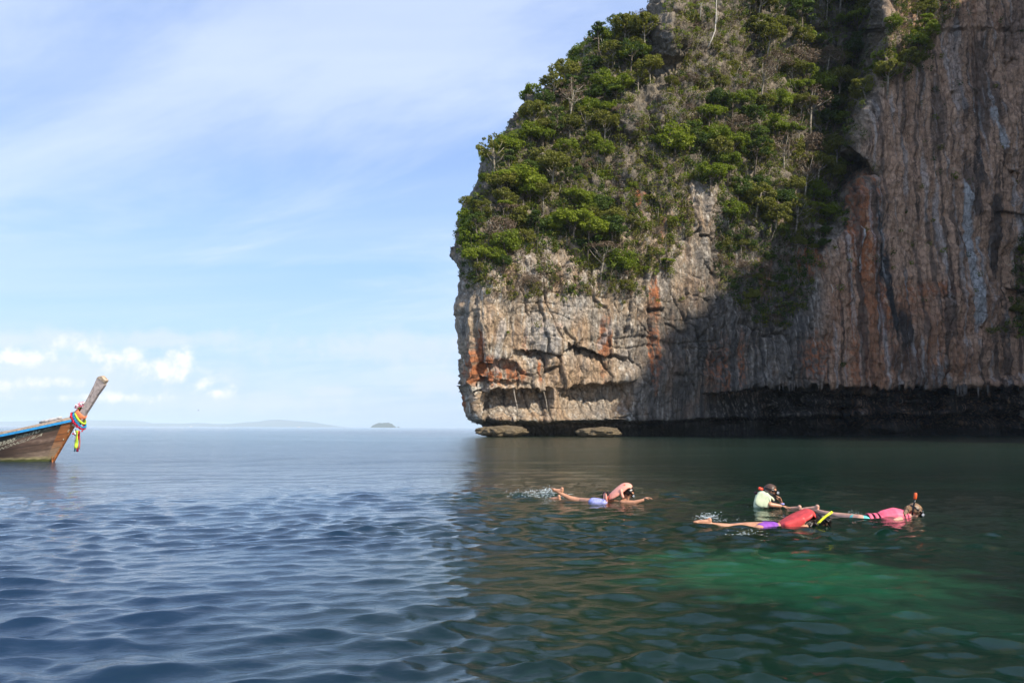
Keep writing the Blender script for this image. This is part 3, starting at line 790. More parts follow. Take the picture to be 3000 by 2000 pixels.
def plant(kind, sh, px, py, scale, label, group=None, name='tree', cat='tree', hang=0.5, tilt=0.2):
    global TREES
    p, n = surf(px, py); TREES += 1
    tm, cm_ = VAR[(kind, sh)]
    H_ = {'round': 2.6, 'umbrella': 3.9, 'layered': 2.9, 'bush': 1.2, 'airy': 3.0}[sh] * scale
    loc = p + n * (0.45 * scale) - Vector((0, 0, H_ * 0.75 * hang))
    loc.y -= 0.0
    e = empty(name, loc, random.uniform(0, 6.28), label, cat, group)
    e.scale = (scale * random.uniform(0.9, 1.1), scale * random.uniform(0.9, 1.1), scale * random.uniform(0.85, 1.12))
    ax = Vector((-n.y, n.x, 0))
    if ax.length > 1e-3:
        q = Matrix.Rotation(tilt * random.uniform(0.4, 1.3), 4, ax.normalized())
        e.rotation_euler = (q @ Matrix.Rotation(random.uniform(0, 6.28), 4, 'Z')).to_euler()
    for nm, me in (('trunk', tm), ('crown', cm_)):
        c = bpy.data.objects.new(nm, me); COL.objects.link(c); c.parent = e
    return e
ZA = [(1345, 740), (1335, 650), (1400, 520), (1440, 425), (1520, 325), (1620, 255), (1672, 150), (1765, 75), (1880, 60), (1900, 150), (1915, 250), (1850, 300), (1790, 400), (1760, 520), (1790, 640), (1850, 780), (1740, 810), (1640, 740), (1500, 740), (1420, 800), (1370, 850)]
ZC = [(2150, -60), (2560, -60), (2560, 250), (2520, 420), (2475, 470), (2485, 640), (2300, 700), (2130, 640), (2010, 520), (1960, 430), (2090, 330), (2230, 250), (2200, 120)]
ZB = [(1900, -60), (2200, -60), (2230, 250), (2100, 330), (2000, 500), (2020, 640), (1960, 800), (1800, 820), (1760, 520), (1800, 400), (1900, 300), (2000, 180)]
ZD = [(2600, 60), (2640, -60), (2780, -60), (2785, 40), (2725, 100), (2720, 180), (2640, 240), (2570, 270), (2570, 200)]
ZE = [(2080, 600), (2430, 640), (2400, 800), (2330, 960), (2200, 940), (2080, 860)]
ZF = [(2980, 640), (3100, 640), (3100, 980), (2900, 1000), (2850, 985), (2940, 930)]
ZG = [(1400, 700), (1600, 760), (1820, 800), (1900, 860), (1780, 870), (1600, 860), (1420, 880)]
def zone_of(px, py):
    for k, z in (('A', ZA), ('C', ZC), ('D', ZD), ('E', ZE), ('B', ZB), ('F', ZF), ('G', ZG)):
        if inpoly(px, py, z): return k
    return None
def where(z, px, py):
    if z == 'A':
        v = 'high' if py < 330 else ('halfway up' if py < 560 else 'low')
        hh = 'at the skyline' if px < pw(py, LEFT) + 110 else ('by the middle slope' if px > 1650 else 'on open ground')
        return '%s on the seaward shoulder %s' % (v, hh)
    if z == 'C':
        v = 'high in' if py < 190 else ('midway up' if py < 420 else 'low in')
        return '%s the wooded gully %s' % (v, 'by streaked wall' if px > 2360 else ('in its middle' if px > 2200 else 'on its left'))
    if z == 'B': return '%s the grey scrubby slope' % ('high on' if py < 200 else ('midway on' if py < 450 else 'at the foot of'))
    return {'D': 'on the topmost ledges of the streaked wall', 'E': 'on the shaded ledges below the gully', 'F': 'on the dark ledge at the right end', 'G': 'clinging above the bare lower wall'}[z]
KW = {'bright': 'bright green', 'olive': 'olive green', 'dark': 'dark green', 'dry': 'dry brown'}
SW = {'round': 'round tree', 'umbrella': 'flat-topped tree', 'layered': 'layered tree', 'bush': 'bush', 'airy': 'airy tree'}
NEWT = []
# trees that can be told apart
plant('dry', 'umbrella', 1832, 400, 1.25, 'dry brown umbrella tree with bare pale trunk in front of the grey outcrop', hang=0.02, tilt=0.03)
plant('dark', 'airy', 1352, 690, 1.0, 'dark tree leaning out over the sea from the left skyline of the cliff', hang=0.6, tilt=1.1)
plant('dark', 'bush', 1345, 725, 0.8, 'small dark tree below the one leaning out over the sea', hang=0.6, tilt=0.9)
plant('dark', 'round', 1885, 90, 0.95, 'small dark tree on the skyline beside the topmost grey rock', hang=0.1, tilt=0.05)
plant('dark', 'airy', 1803, 108, 1.15, 'grey green airy tree standing against the sky left of the topmost rock', hang=0.1, tilt=0.05)
plant('olive', 'airy', 1842, 100, 0.9, 'thin tree on the skyline between the airy tree and the topmost rock', hang=0.1, tilt=0.05)
plant('bright', 'umbrella', 1460, 655, 0.7, 'bright green tree on a straight pale trunk above the lower shoulder', hang=0.05, tilt=0.05)
plant('dark', 'layered', 2500, 160, 1.5, 'large glossy dark green tree in the dark hollow beside the streaked wall', hang=0.4)
plant('bright', 'layered', 2675, 130, 1.5, 'wide bright green tree on the ledge at the top of the streaked wall', hang=0.5)
plant('olive', 'umbrella', 2480, 265, 1.2, 'umbrella shaped olive tree with pale bent trunk at the dark hollow', hang=0.05, tilt=0.05)
plant('bright', 'umbrella', 2545, 240, 1.0, 'yellow green flat topped tree at the left edge of the streaked wall', hang=0.3)
plant('dark', 'round', 2415, 350, 1.2, 'rounded dark tree with white trunk beside the dark hollow', hang=0.3)
rng = np.random.default_rng(77)
placed = []; tries = 0
def tree_prob(z, px, py):
    if z == 'A': return 1.0
    if z == 'C': return 0.55 if (px > 2440 and 200 < py < 430) else 1.0
    return {'D': 0.9, 'B': 0.16, 'E': 0.5, 'F': 0.3, 'G': 0.10}[z]
while len(placed) < 290 and tries < 30000:
    tries += 1
    px = rng.uniform(1320, 3010); py = rng.uniform(-60, 1000)
    z = zone_of(px, py)
    if z is None or rng.uniform() > tree_prob(z, px, py): continue
    sc = rng.uniform(0.75, 1.5) * {'A': 1.25, 'C': 1.55, 'D': 1.2}.get(z, 0.65)
    rmin = sc * 22
    if any((px - a) ** 2 + (py - b_) ** 2 < (0.5 * (rmin + c_)) ** 2 for a, b_, c_ in placed): continue
    placed.append((px, py, rmin))
    g = perlin(px * 0.012, py * 0.012, 3.0, 400) + rng.normal() * 0.35
    kind = 'bright' if g > 0.12 else ('olive' if g > -0.42 else 'dark')
    if z in 'EF' and kind == 'bright': kind = 'dark'
    if rng.uniform() < (0.08 if z in 'ACD' else 0.2): kind = 'dry'
    sh = {'bright': ('round', 'umbrella', 'bush', 'bush', 'bush', 'round'), 'olive': ('round', 'bush', 'airy', 'round', 'bush', 'round'), 'dark': ('round', 'airy', 'layered', 'bush', 'round', 'bush'), 'dry': ('umbrella', 'bush', 'airy', 'bush', 'bush', 'airy')}[kind][rng.integers(0, 6)]
    sw = 'small ' if sc < 1.0 else ('large ' if sc > 1.6 else '')
    NEWT.append((px, py, plant(kind, sh, px, py, sc, '%s%s %s %s' % (sw, KW[kind], SW[sh], where(z, px, py)), group='trees growing on the limestone cliff')))
bylab = {}
for q in NEWT: bylab.setdefault(q[2]['label'], []).append(q)
for lab, qs in bylab.items():
    qs.sort(key=lambda q: q[0])
    if len(qs) == 2:
        for q, w_ in zip(qs, ('left one', 'right one')): q[2]['label'] = lab + ', ' + w_
    elif len(qs) == 3:
        for q, w_ in zip(qs, ('leftmost', 'middle one', 'rightmost')): q[2]['label'] = lab + ', ' + w_
    elif len(qs) > 3 and len(lab.replace('-', ' ').split()) <= 13:
        for k, q in enumerate(qs):
            o_ = ['leftmost', 'second from left', 'third from left', 'fourth from left', 'fifth from left', 'sixth from left', 'seventh from left', 'eighth from left', 'ninth from left', 'tenth from left']
            if k < 10: q[2]['label'] = lab + ', ' + (o_[k] if k < len(qs) - 1 else 'rightmost')
# undergrowth: scrub and creepers that nobody could count
def build_scrub(name, n, kinds, dens, seed, leaf, per, mat_, offs=0.25, rr=(0.3, 0.85)):
    r_ = np.random.default_rng(seed); C_ = []; R_ = []
    while len(C_) < n:
        px = r_.uniform(1320, 3030, 4000); py = r_.uniform(-80, 1130, 4000)
        for a, b_ in zip(px, py):
            z = zone_of(a, b_); d = dens.get(z, dens.get(None, 0))
            d = d * (0.35 + 1.3 * max(0.0, float(0.5 + 1.2 * perlin(a * 0.022, b_ * 0.022, 1.0, seed))))
            if z is None and (b_ > 900 or a < 1400): d *= 0.12
            if r_.uniform() > d: continue
            p, nn = surf(a, b_)
            C_.append(p + nn * offs * r_.uniform(-0.3, 1.5)); R_.append(r_.uniform(*rr))
            if len(C_) >= n: break
    V = leaf_quads(r_, np.array([list(c) for c in C_]), np.array(R_), n * per, leaf, 0.8, 0.6)
    o = link(name, quads_mesh(name, V), mat_); tag(o, kind='stuff'); return o
build_scrub('green_undergrowth', 2500, 0, {'A': .9, 'C': .9, 'D': .7, 'B': .35, 'E': .95, 'F': .5, 'G': .25, None: .012}, 501, 0.32, 50, FOL['dark'], 0.4, (.5, 1.2))
build_scrub('leafy_creepers', 3000, 0, {'A': .8, 'C': .8, 'D': .6, 'B': .8, 'E': .3, 'F': .3, 'G': .3, None: .012}, 502, 0.30, 50, FOL['olive'], 0.45, (.5, 1.2))
build_scrub('bright_bushes', 1300, 0, {'A': .8, 'C': .7, 'D': .6, 'B': .55, 'E': .05, 'F': .3, 'G': .25, None: .006}, 503, 0.30, 54, FOL['bright'], 0.5, (.5, 1.1))
build_scrub('dry_scrub', 1500, 0, {'A': .15, 'C': .10, 'D': .2, 'B': .8, 'E': .25, 'F': .1, 'G': .9, None: .012}, 504, 0.24, 36, FOL['dry'], 0.35, (.4, 1.0))
# pale bare stems and hanging vines
def build_stems(name, n, dens, seed, mat_, vine=False):
    r_ = random.Random(seed); mb = MB(); k = 0
    while k < n:
        a, b_ = r_.uniform(1330, 3000), r_.uniform(-60, 900)
        z = zone_of(a, b_)
        if r_.random() > dens.get(z, 0): continue
        p, nn = surf(a, b_); L_ = r_.uniform(1.0, 3.0); k += 1
        p = p + nn * r_.uniform(0.3, 1.3)
        sg = -1 if vine else 1
        d = Vector((r_.gauss(0, .28), r_.gauss(0, .2), sg)) * L_
        pts = [p, p + d * 0.35 + Vector((r_.gauss(0, .12), r_.gauss(0, .1), 0)), p + d * 0.7 + Vector((r_.gauss(0, .2), 0, 0)), p + d]
        w_ = r_.uniform(0.018, 0.045)
        mb.tube(pts, [w_ * 1.3, w_, w_ * .8, w_ * .4], 3, cap=False)
    o = mb.build(name, mat_); tag(o, kind='stuff'); return o
build_stems('bare_stems', 700, {'A': .8, 'C': .7, 'D': .6, 'B': .6, 'E': .4, 'G': .5, 'F': .3}, 601, M_BARK)
build_stems('hanging_vines', 420, {'A': .2, 'C': .4, 'B': 1.0, 'E': .8, 'G': 1.0, 'F': .4}, 602, M_BARKD, True)
def bare_tree(name, pix, rads, label, mat_=M_DEAD, off=1.6, branches=()):
    p0, n0 = surf(*pix[0])
    Yd = p0.y - off
    pts = [atv(a, b_, Yd) for a, b_ in pix]
    e = empty(name, pts[0], 0, label, 'tree')
    mb = MB(); mb.tube([p - pts[0] for p in pts], rads, 7); mb.build('trunk', mat_, e)
    for br in branches:
        q = [atv(a, b_, Yd - 0.2) - pts[0] for a, b_ in br]
        mb = MB(); mb.tube(q, [rads[-1] * .8 * (1 - .7 * i / len(q)) for i in range(len(q))], 5); mb.build('branch', mat_, e)
bare_tree('dead_tree', [(2074, 140), (2086, 115), (2095, 90), (2098, 50), (2099, 0), (2101, -40)], [.13, .12, .12, .10, .09, .07], 'tall bleached dead trunk curving up past the top of the picture', branches=[[(2097, 70), (2102, 55), (2104, 35)]])
bare_tree('dead_tree', [(2051, 58), (2053, 35), (2055, 12), (2053, 8)], [.07, .06, .05, .04], 'short forked white trunk left of the tall bleached one', branches=[[(2055, 14), (2060, 8)], [(2054, 14), (2049, 11)]])
bare_tree('dead_tree', [(1757, 158), (1765, 140), (1764, 125), (1760, 112)], [.06, .06, .05, .04], 'twisted pale snag on the upper seaward shoulder', branches=[[(1764, 128), (1769, 116)]])
bare_tree('dead_tree', [(2426, 402), (2440, 397), (2456, 391)], [.09, .08, .06], 'white fallen trunk lying across the green gully')
bare_tree('dead_tree', [(2137, 670), (2134, 650), (2130, 628), (2129, 618)], [.08, .07, .06, .04], 'pale bare trunk at the foot of the wooded gully', branches=[[(2130, 632), (2124, 620)]])
bare_tree('dead_tree', [(2438, 858), (2440, 846), (2434, 832)], [.07, .06, .04], 'small white forked snag on the shaded ledge', branches=[[(2440, 848), (2452, 838)], [(2440, 850), (2448, 850), (2456, 842)]])
bare_tree('dead_tree', [(1445, 668), (1438, 655), (1430, 646)], [.07, .06, .04], 'slanting pale trunk under the bright tree of the lower shoulder', branches=[[(1438, 655), (1436, 643)]])
def spiky(px, py, r, label):
    p, n = surf(px, py); e = empty('screw_pine', p + n * 0.3, 0, label, 'plant')
    rr = random.Random(int(px)); V = []; Fc = []
    for i in range(46):
        th = rr.uniform(0, 6.28); el = rr.uniform(-0.3, 1.4); L_ = r * rr.uniform(.7, 1.1)
        d = Vector((math.cos(th) * math.cos(el), math.sin(th) * math.cos(el), math.sin(el))); s_ = d.cross(Vector((0, 0, 1))).normalized() * 0.05
        a = Vector((0, 0, 0)); b_ = d * L_ * .55; c = d * L_ + Vector((0, 0, -0.35 * L_))
        k = len(V); V += [a - s_, a + s_, b_ + s_ * 1.6, b_ - s_ * 1.6, c]; Fc += [(k, k + 1, k + 2, k + 3), (k + 3, k + 2, k + 4)]
    mb = MB(); mb.add(V, Fc); mb.build('leaf_rosette', FOL['bright'], e, False)
spiky(1694, 800, 1.35, 'spiky rosette plant hanging above the bare lower wall')
spiky(1617, 869, 0.6, 'small pale green rosette on the bare wall')
spiky(1482, 975, 0.5, 'small green tuft on the white block of the lower wall')

# mushroom rocks at the foot of the wall
M_OYSTER = rock_material('oyster_crusted_rock', False, (0.22, 0.17, 0.105), 3.0)
def foot_rock(px0, px1, py0, py1, Yd, label, seed):
    c = atv((px0 + px1) / 2, (py0 + py1) / 2, Yd); rx = (px1 - px0) / 2 / F * Yd; rz = (py1 - py0) / 2 / F * Yd
    nu, nv = 120, 50
    th = np.linspace(0, 2 * math.pi, nu); ph = np.linspace(0.001, math.pi - 0.001, nv)
    T_, P_ = np.meshgrid(th, ph, indexing='xy')
    sx = np.sin(P_) ** 0.7; x = rx * sx * np.cos(T_); y = 2.6 * sx * np.sin(T_); z = rz * np.sign(np.cos(P_)) * np.abs(np.cos(P_)) ** 0.8
    D = 1 + 0.20 * fbm(x * .9 + seed, y * .9, z * 1.2, 4, seed, .6) + 0.05 * fbm(x * 6, y * 6, z * 6, 2, seed + 5)
    hump = 0.35 * rz * np.exp(-((x / rx - 0.35) / 0.5) ** 2) * (z > 0)
    V = np.stack([x * D, y * D, z * D + hump * np.sin(P_ * 0 + 1) * np.clip(np.cos(P_), 0, 1)], -1).reshape(-1, 3)
    o = link('rock', np_mesh('rock', V, grid_faces(nv, nu)[:, ::-1]), M_OYSTER, None, c); tag(o, label, 'rock', 'undercut rocks at the waterline'); return o
foot_rock(1399, 1538, 1250, 1277, 113.5, 'flat rounded oyster-crusted rock under the left tip of the cliff', 3)
foot_rock(1693, 1812, 1254, 1279, 117.5, 'flat rounded rock in the notch below the tan flowstone', 9)
# pendants under the overhang
rr = random.Random(8)
stm = []
for k in range(3):
    mb = MB(); mb.tube([(0, 0, 0.4), (0.02, 0, 0), (-0.03, 0.02, -0.5), (0.02, 0, -0.85), (0, 0, -1.1)], [0.30, 0.24, 0.15, 0.10, 0.03], 7); stm.append(mb.mesh('stalactite'))
    set_color(stm[-1], 'tint', np.tile(np.array([[.20, .17, .145]]), (len(stm[-1].vertices), 1)))
    stm[-1].materials.append(M_ROCK)
for i in range(34):
    px = rr.choice([rr.uniform(2270, 2370), rr.uniform(2800, 2990), rr.uniform(2790, 2900), rr.uniform(2130, 2290), rr.uniform(2370, 2800)])
    yl = 1127 + 4 * rr.random() + (6 if px > 2790 else 0)
    Yb = float(base_depth(np.array([px]), np.array([1116.0]))[0]) - 0.4
    c = bpy.data.objects.new('stalactite', stm[i % 3]); COL.objects.link(c); c.parent = cliff
    c.location = atv(px, yl, Yb); s_ = rr.uniform(0.4, 1.1) * (1.5 if px > 2790 else 1); c.scale = (s_ * rr.uniform(.5, .9), s_ * .8, s_ * rr.uniform(.6, 1.3)); c.rotation_euler = (0, 0, rr.uniform(0, 6))
# hanging root-like white ropes of stone in the two caves
for q in ([(1505, 1138), (1509, 1165), (1514, 1185), (1518, 1222)], [(1585, 1135), (1594, 1150), (1600, 1175), (1604, 1205)]):
    mb = MB(); mb.tube([atv(a, b_, 114 + (a - 1360) * .03 + 0.6) for a, b_ in q], [.10, .09, .10, .14], 6)
    me = mb.mesh('flowstone_strand'); set_color(me, 'tint', np.tile(np.array([[.50, .44, .36]]), (len(me.vertices), 1))); link('flowstone_strand', me, M_ROCK, cliff)

# ------------------------------------------------------------------ long-tail boat
M_WOOD = simple('weathered_grey_wood', (0.42, 0.35, 0.32), 0.8, 0.18, 9.0, 0.006)
M_WOODT = simple('tan_deck_wood', (0.42, 0.33, 0.24), 0.75, 0.25, 9.0, 0.006)
M_STEM = simple('orange_varnished_timber', (0.36, 0.13, 0.040), 0.5, 0.30, 6.0, 0.004)
M_BLUE = simple('blue_boat_paint', (0.035, 0.28, 0.60), 0.45, 0.12, 12.0)
M_DARKW = simple('dark_inner_timber', (0.07, 0.035, 0.022), 0.7, 0.3, 6.0)
M_LETTER = simple('faded_white_lettering', (0.50, 0.48, 0.36), 0.8, 0.3, 14.0)
M_LETTER2 = simple('faded_grey_lettering', (0.15, 0.17, 0.15), 0.8, 0.3, 14.0)
by = 29.0
bo = atv(236, 1248, by); bo.z = 0.0
boat = empty('long_tail_boat', bo, math.radians(-9), 'weathered wooden long-tail boat with blue rail and raised prow, moored at the left', 'boat')
boat.rotation_euler = (math.radians(9), math.radians(0), math.radians(-9))
LB = 9.0; ZK = -0.42
def zg(u): return 1.76 - 0.235 * u + 0.0105 * u * u + 0.012 * np.maximum(0, u - 5.5) ** 2
def hull_pt(u, h, side=-1, out=0.0):
    """u metres aft of the stem head at this level, h 0 keel..1 gunwale"""
    u = np.asarray(u, float); h = np.asarray(h, float)
    z = ZK + (zg(u) - ZK) * h
    u0 = 1.12 * np.clip((1.62 - z) / 1.62, -0.15, 1.3)
    uu = np.maximum(u, 0)
    b = 0.05 + 1.08 * (1 - np.exp(-uu * 0.50)) - 0.030 * np.maximum(0, uu - 6) ** 2 * 0.6
    flare = 0.22 + 0.78 * np.clip(h, 0, 1) ** 0.62
    y = side * (b * flare * np.clip(uu * 3, 0.25, 1) ** 0.0 + out)
    x = -(uu + u0 * np.exp(-uu * 0.45))
    return np.stack([x, y, z], -1)
def build_hull():
    us = np.concatenate([np.linspace(0, 3.6, 150), np.linspace(3.6, 7.9, 40)[1:]]); hs = np.linspace(0, 1, 46)
    U_, H_ = np.meshgrid(us, hs, indexing='ij')
    Pn = hull_pt(U_, H_, -1); Pf = hull_pt(U_, H_, 1)
    loop = np.concatenate([Pn[:, ::-1], Pf], 1)                       # near gunwale down over the keel and up
    # slight plank relief
    V = loop.reshape(-1, 3); me = np_mesh('hull', V, grid_faces(loop.shape[0], loop.shape[1]))
    Hh = np.concatenate([H_[:, ::-1], H_], 1); Uu = np.concatenate([U_[:, ::-1], U_], 1)
    x, y, z = loop[..., 0], loop[..., 1], loop[..., 2]
    n = fbm(x * 0.9, y, z * 5.0, 4, 700); n2 = fbm(x * 3, y, z * 9, 3, 705)
    def L(a, b_, t_): return a + (b_ - a) * np.clip(t_, 0, 1)[..., None]
    C = L(np.array([.115, .070, .048]), np.array([.21, .135, .10]), .5 + n)
    C = L(C, np.array([.30, .215, .165]), ss(n2 + 0.5 * n, 0.2, 0.9) * ss(Uu, 2.6, 0.6) * 0.9)
    C = L(C, np.array([.34, .25, .18]), ss(z, 0.62, 0.30) * ss(Uu, 2.6, 0.5) * .8)
    C = L(C, np.array([.045, .028, .02]), ss(Uu, 1.2, 3.2) * 0.65)
    drop = (zg(Uu) - z)
    C = L(C, np.array([.012, .018, .014]), ss(drop, 0.34, 0.31) + 0.0 * n)
    C = L(C, np.array([.40, .33, .17]), ss(z, 0.245, 0.225) * ss(Uu, 3.2, 2.4))
    C = L(C, np.array([.10, .115, .025]) , ss(z + 0.03 * n, 0.145, 0.125)); C = L(C, np.array([.03, .04, .02]), ss(z + .03 * n2, 0.06, 0.0))
    st = ss(Uu, 0.42, 0.38)
    C = L(C, L(np.array([.34, .24, .15]), np.array([.36, .13, .04]), ss(z + .15 * n, 0.35, 0.85)), st * ss(z, .2, .25))
    # strake lines
    for sh in (0.30, 0.46, 0.60, 0.74): C = L(C, np.array([.03, .02, .015]), (1 - ss(np.abs(Hh - sh), 0.002, 0.012)) * 0.6)
    set_color(me, 'tint', np.clip(C * (1 + .25 * n2[..., None]), .005, .8).reshape(-1, 3))
    return me
m, t, out = mat('worn_hull_planks'); p = t.new('ShaderNodeBsdfPrincipled'); a = t.new('ShaderNodeVertexColor'); a.layer_name = 'tint'
oc = t.new('ShaderNodeTexCoord').outputs['Object']; ox, oy, oz = t.xyz(oc)
g = t.noise(t.comb(t.math('MULTIPLY', ox, 1.2), oy, t.math('MULTIPLY', oz, 10.0)), 4.0, 6, .65)
t.put(p.inputs['Base Color'], t.mix(t.map(g, .35, .7, 0, .5), a.outputs[0], (0.05, 0.035, 0.028, 1))); p.inputs['Roughness'].default_value = .6
t.put(p.inputs['Normal'], t.bump(g, .5, .01)); t.l.new(p.outputs[0], out.inputs[0]); M_HULL = m
hull = link('hull', build_hull(), M_HULL, boat)
md = hull.modifiers.new('thickness', 'SOLIDIFY'); md.thickness = 0.045; md.offset = 0 if True else 1
def rail(name, z0, z1, out_, th, mat_, side, u1=7.9, u0=0.0):
    us = np.linspace(u0, u1, 60); mb = MB(); V = []; Fc = []
    for i, u in enumerate(us):
        p1 = hull_pt(u, 1.0, side)
        for dz, dy in ((z0, out_), (z1, out_), (z1, out_ - th), (z0, out_ - th)):
            V.append((p1[0], p1[1] + side * dy, p1[2] + dz))
    for i in range(len(us) - 1):
        for k in range(4):
            k2 = (k + 1) % 4; Fc.append((i * 4 + k, i * 4 + k2, i * 4 + 4 + k2, i * 4 + 4 + k))
    Fc += [(0, 1, 2, 3), (len(V) - 4, len(V) - 3, len(V) - 2, len(V) - 1)]
    mb.add(V, Fc); return mb.build(name, mat_, boat, False)
for sd in (-1, 1):
    rail('rubbing_rail', -0.105, -0.012, 0.060, 0.035, M_BLUE, sd)
    rail('gunwale', -0.008, 0.045, 0.062, 0.12, M_WOODT, sd)
    rail('inner_rail', 0.050, 0.085, -0.02, 0.05, M_WOOD, sd)
# stem timber
mb = MB(); V = []; Fc = []
zs = np.linspace(1.70, ZK, 16)
for z in zs:
    x0 = -1.12 * (1.62 - z) / 1.62
    for dx, dy in ((0.06, 0.045), (0.06, -0.045), (-0.20, -0.115), (-0.20, 0.115)): V.append((x0 + dx, dy, z))
for i in range(len(zs) - 1):
    for k in range(4):
        k2 = (k + 1) % 4; Fc.append((i * 4 + k, i * 4 + k2, i * 4 + 4 + k2, i * 4 + 4 + k))
Fc += [(0, 1, 2, 3), tuple(len(V) - 4 + k for k in range(4))]
mb.add(V, Fc); mb.build('stem', M_STEM, boat, False)
for (z) in (1.28, 1.22, 0.9):
    mb = MB(); x0 = -1.12 * (1.62 - z) / 1.62; mb.ball((x0 - 0.03, -0.085, z), 0.022, 8, 6); mb.build('bolt_head', M_LETTER, boat)
def bl(px, py, dy=0.0):
    """place on the boat's centre plane"""
    return Vector(((px - 236) / F * by, dy, 1.4 + (1248 - py) / F * by))
# prow plank
side = [(222, 1243), (246, 1212), (262, 1192), (283, 1158), (300, 1130), (312, 1108), (320, 1110), (335, 1121), (334, 1129), (320, 1146), (309, 1158), (306, 1163), (290, 1185), (272, 1208), (258, 1232), (240, 1250)]
mb = MB(); n_ = len(side)
V = [bl(a, b_, -0.085 if i < 99 else 0) for i, (a, b_) in enumerate(side)] + [bl(a, b_, 0.085) for a, b_ in side]
Fc = [tuple(range(n_)), tuple(range(n_, 2 * n_))[::-1]] + [(i, i + n_, (i + 1) % n_ + n_, (i + 1) % n_) for i in range(n_)]
mb.add(V, Fc); pr = mb.build('prow_post', M_WOOD, boat, False); bv = pr.modifiers.new('bevel', 'BEVEL'); bv.width = 0.018; bv.segments = 2
cap = [(311, 1109), (318, 1103), (327, 1101), (341, 1115), (336, 1123), (323, 1112)]
mb = MB(); n_ = len(cap)
V = [bl(a, b_, -0.10) for a, b_ in cap] + [bl(a, b_, 0.10) for a, b_ in cap]
Fc = [tuple(range(n_)), tuple(range(n_, 2 * n_))[::-1]] + [(i, i + n_, (i + 1) % n_ + n_, (i + 1) % n_) for i in range(n_)]
mb.add(V, Fc); pc = mb.build('prow_cap', M_WOODT, boat, False); bv = pc.modifiers.new('bevel', 'BEVEL'); bv.width = 0.012
mb = MB(); mb.box(bl(296, 1152, -0.087), (0.34, 0.004, 0.012), Matrix.Rotation(math.radians(-58), 3, 'Y')); mb.build('crack', M_DARKW, boat, False)
# fore deck boards and inner timbers
for k in range(8):
    y0 = -0.62 + 0.155 * k; mb = MB(); V = []
    for u in (0.25, 0.7, 1.15, 1.65 if 2 <= k <= 5 else 1.45):
        half = float(hull_pt(u, 1.0, 1)[1]) - 0.05; z_ = float(zg(u)) + 0.055; x_ = float(hull_pt(u, 1.0, 1)[0])
        ya = np.clip(y0, -half, half); yb = np.clip(y0 + 0.145, -half, half)
        if yb - ya < 0.002: yb = ya + 0.002
        cz = 0.05 * (1 - (y0 / 0.7) ** 2)
        V += [(x_, ya, z_ + cz), (x_, yb, z_ + cz), (x_, yb, z_ + cz - 0.03), (x_, ya, z_ + cz - 0.03)]
    Fc = []
    for i in range(3):
        for q in range(4):
            q2 = (q + 1) % 4; Fc.append((i * 4 + q, i * 4 + q2, i * 4 + 4 + q2, i * 4 + 4 + q))
    Fc += [(0, 1, 2, 3), (12, 13, 14, 15)]
    mb.add(V, Fc); mb.build('deck_board', M_WOODT if k % 2 else M_WOOD, boat, False)
for u in (2.6, 3.4, 4.3, 5.3, 6.3):
    half = float(hull_pt(u, 0.8, 1)[1]); x_ = float(hull_pt(u, 0.8, 1)[0])
    mb = MB(); mb.box((x_, 0, float(zg(u)) - 0.22), (0.22, half * 1.86, 0.045)); mb.build('thwart', M_DARKW, boat, False)
mb = MB(); us = np.linspace(1.5, 7.7, 20)
V = []; Fc = []
for u in us:
    half = float(hull_pt(u, 0.25, 1)[1]) - 0.03; x_ = float(hull_pt(u, 0.25, 1)[0]); z_ = ZK + 0.25 * (float(zg(u)) - ZK); V += [(x_, -half, z_), (x_, half, z_)]
for i in range(19): Fc.append((2 * i, 2 * i + 1, 2 * i + 3, 2 * i + 2))
mb.add(V, Fc); mb.build('floor_boards', M_DARKW, boat, False)
mb = MB(); mb.box((-2.98, 0.35, 1.18), (0.06, 0.05, 0.13)); mb.build('cleat_post', M_WOODT, boat, False)
mb = MB(); V = [tuple(hull_pt(7.9, h_, s_)) for s_ in (-1, 1) for h_ in (0.05, 0.5, 1.0)]
mb.add(V, [(0, 1, 4, 3), (1, 2, 5, 4)]); mb.build('transom', M_DARKW, boat, False)
# rolled tarpaulin on the deck: separate thing
def wpt(v): return boat.matrix_basis @ Vector(v)
bpy.context.view_layer.update()
mb = MB(); pts = []
for i in range(9):
    u = 0.95 + i * 0.13; pts.append(Vector((-(u + 0.05), 0.42 + 0.02 * math.sin(i), float(zg(u)) + 0.165 + 0.012 * math.sin(i * 2.1))))
mb.tube([wpt(p_) for p_ in pts], [.03, .055, .06, .055, .065, .06, .065, .06, .04], 10)
o = mb.build('rolled_tarpaulin', simple('pale_canvas', (0.52, 0.50, 0.49), .9, .2, 15, .01)); tag(o, 'rolled pale canvas tied up on the fore deck of the boat', 'tarpaulin')
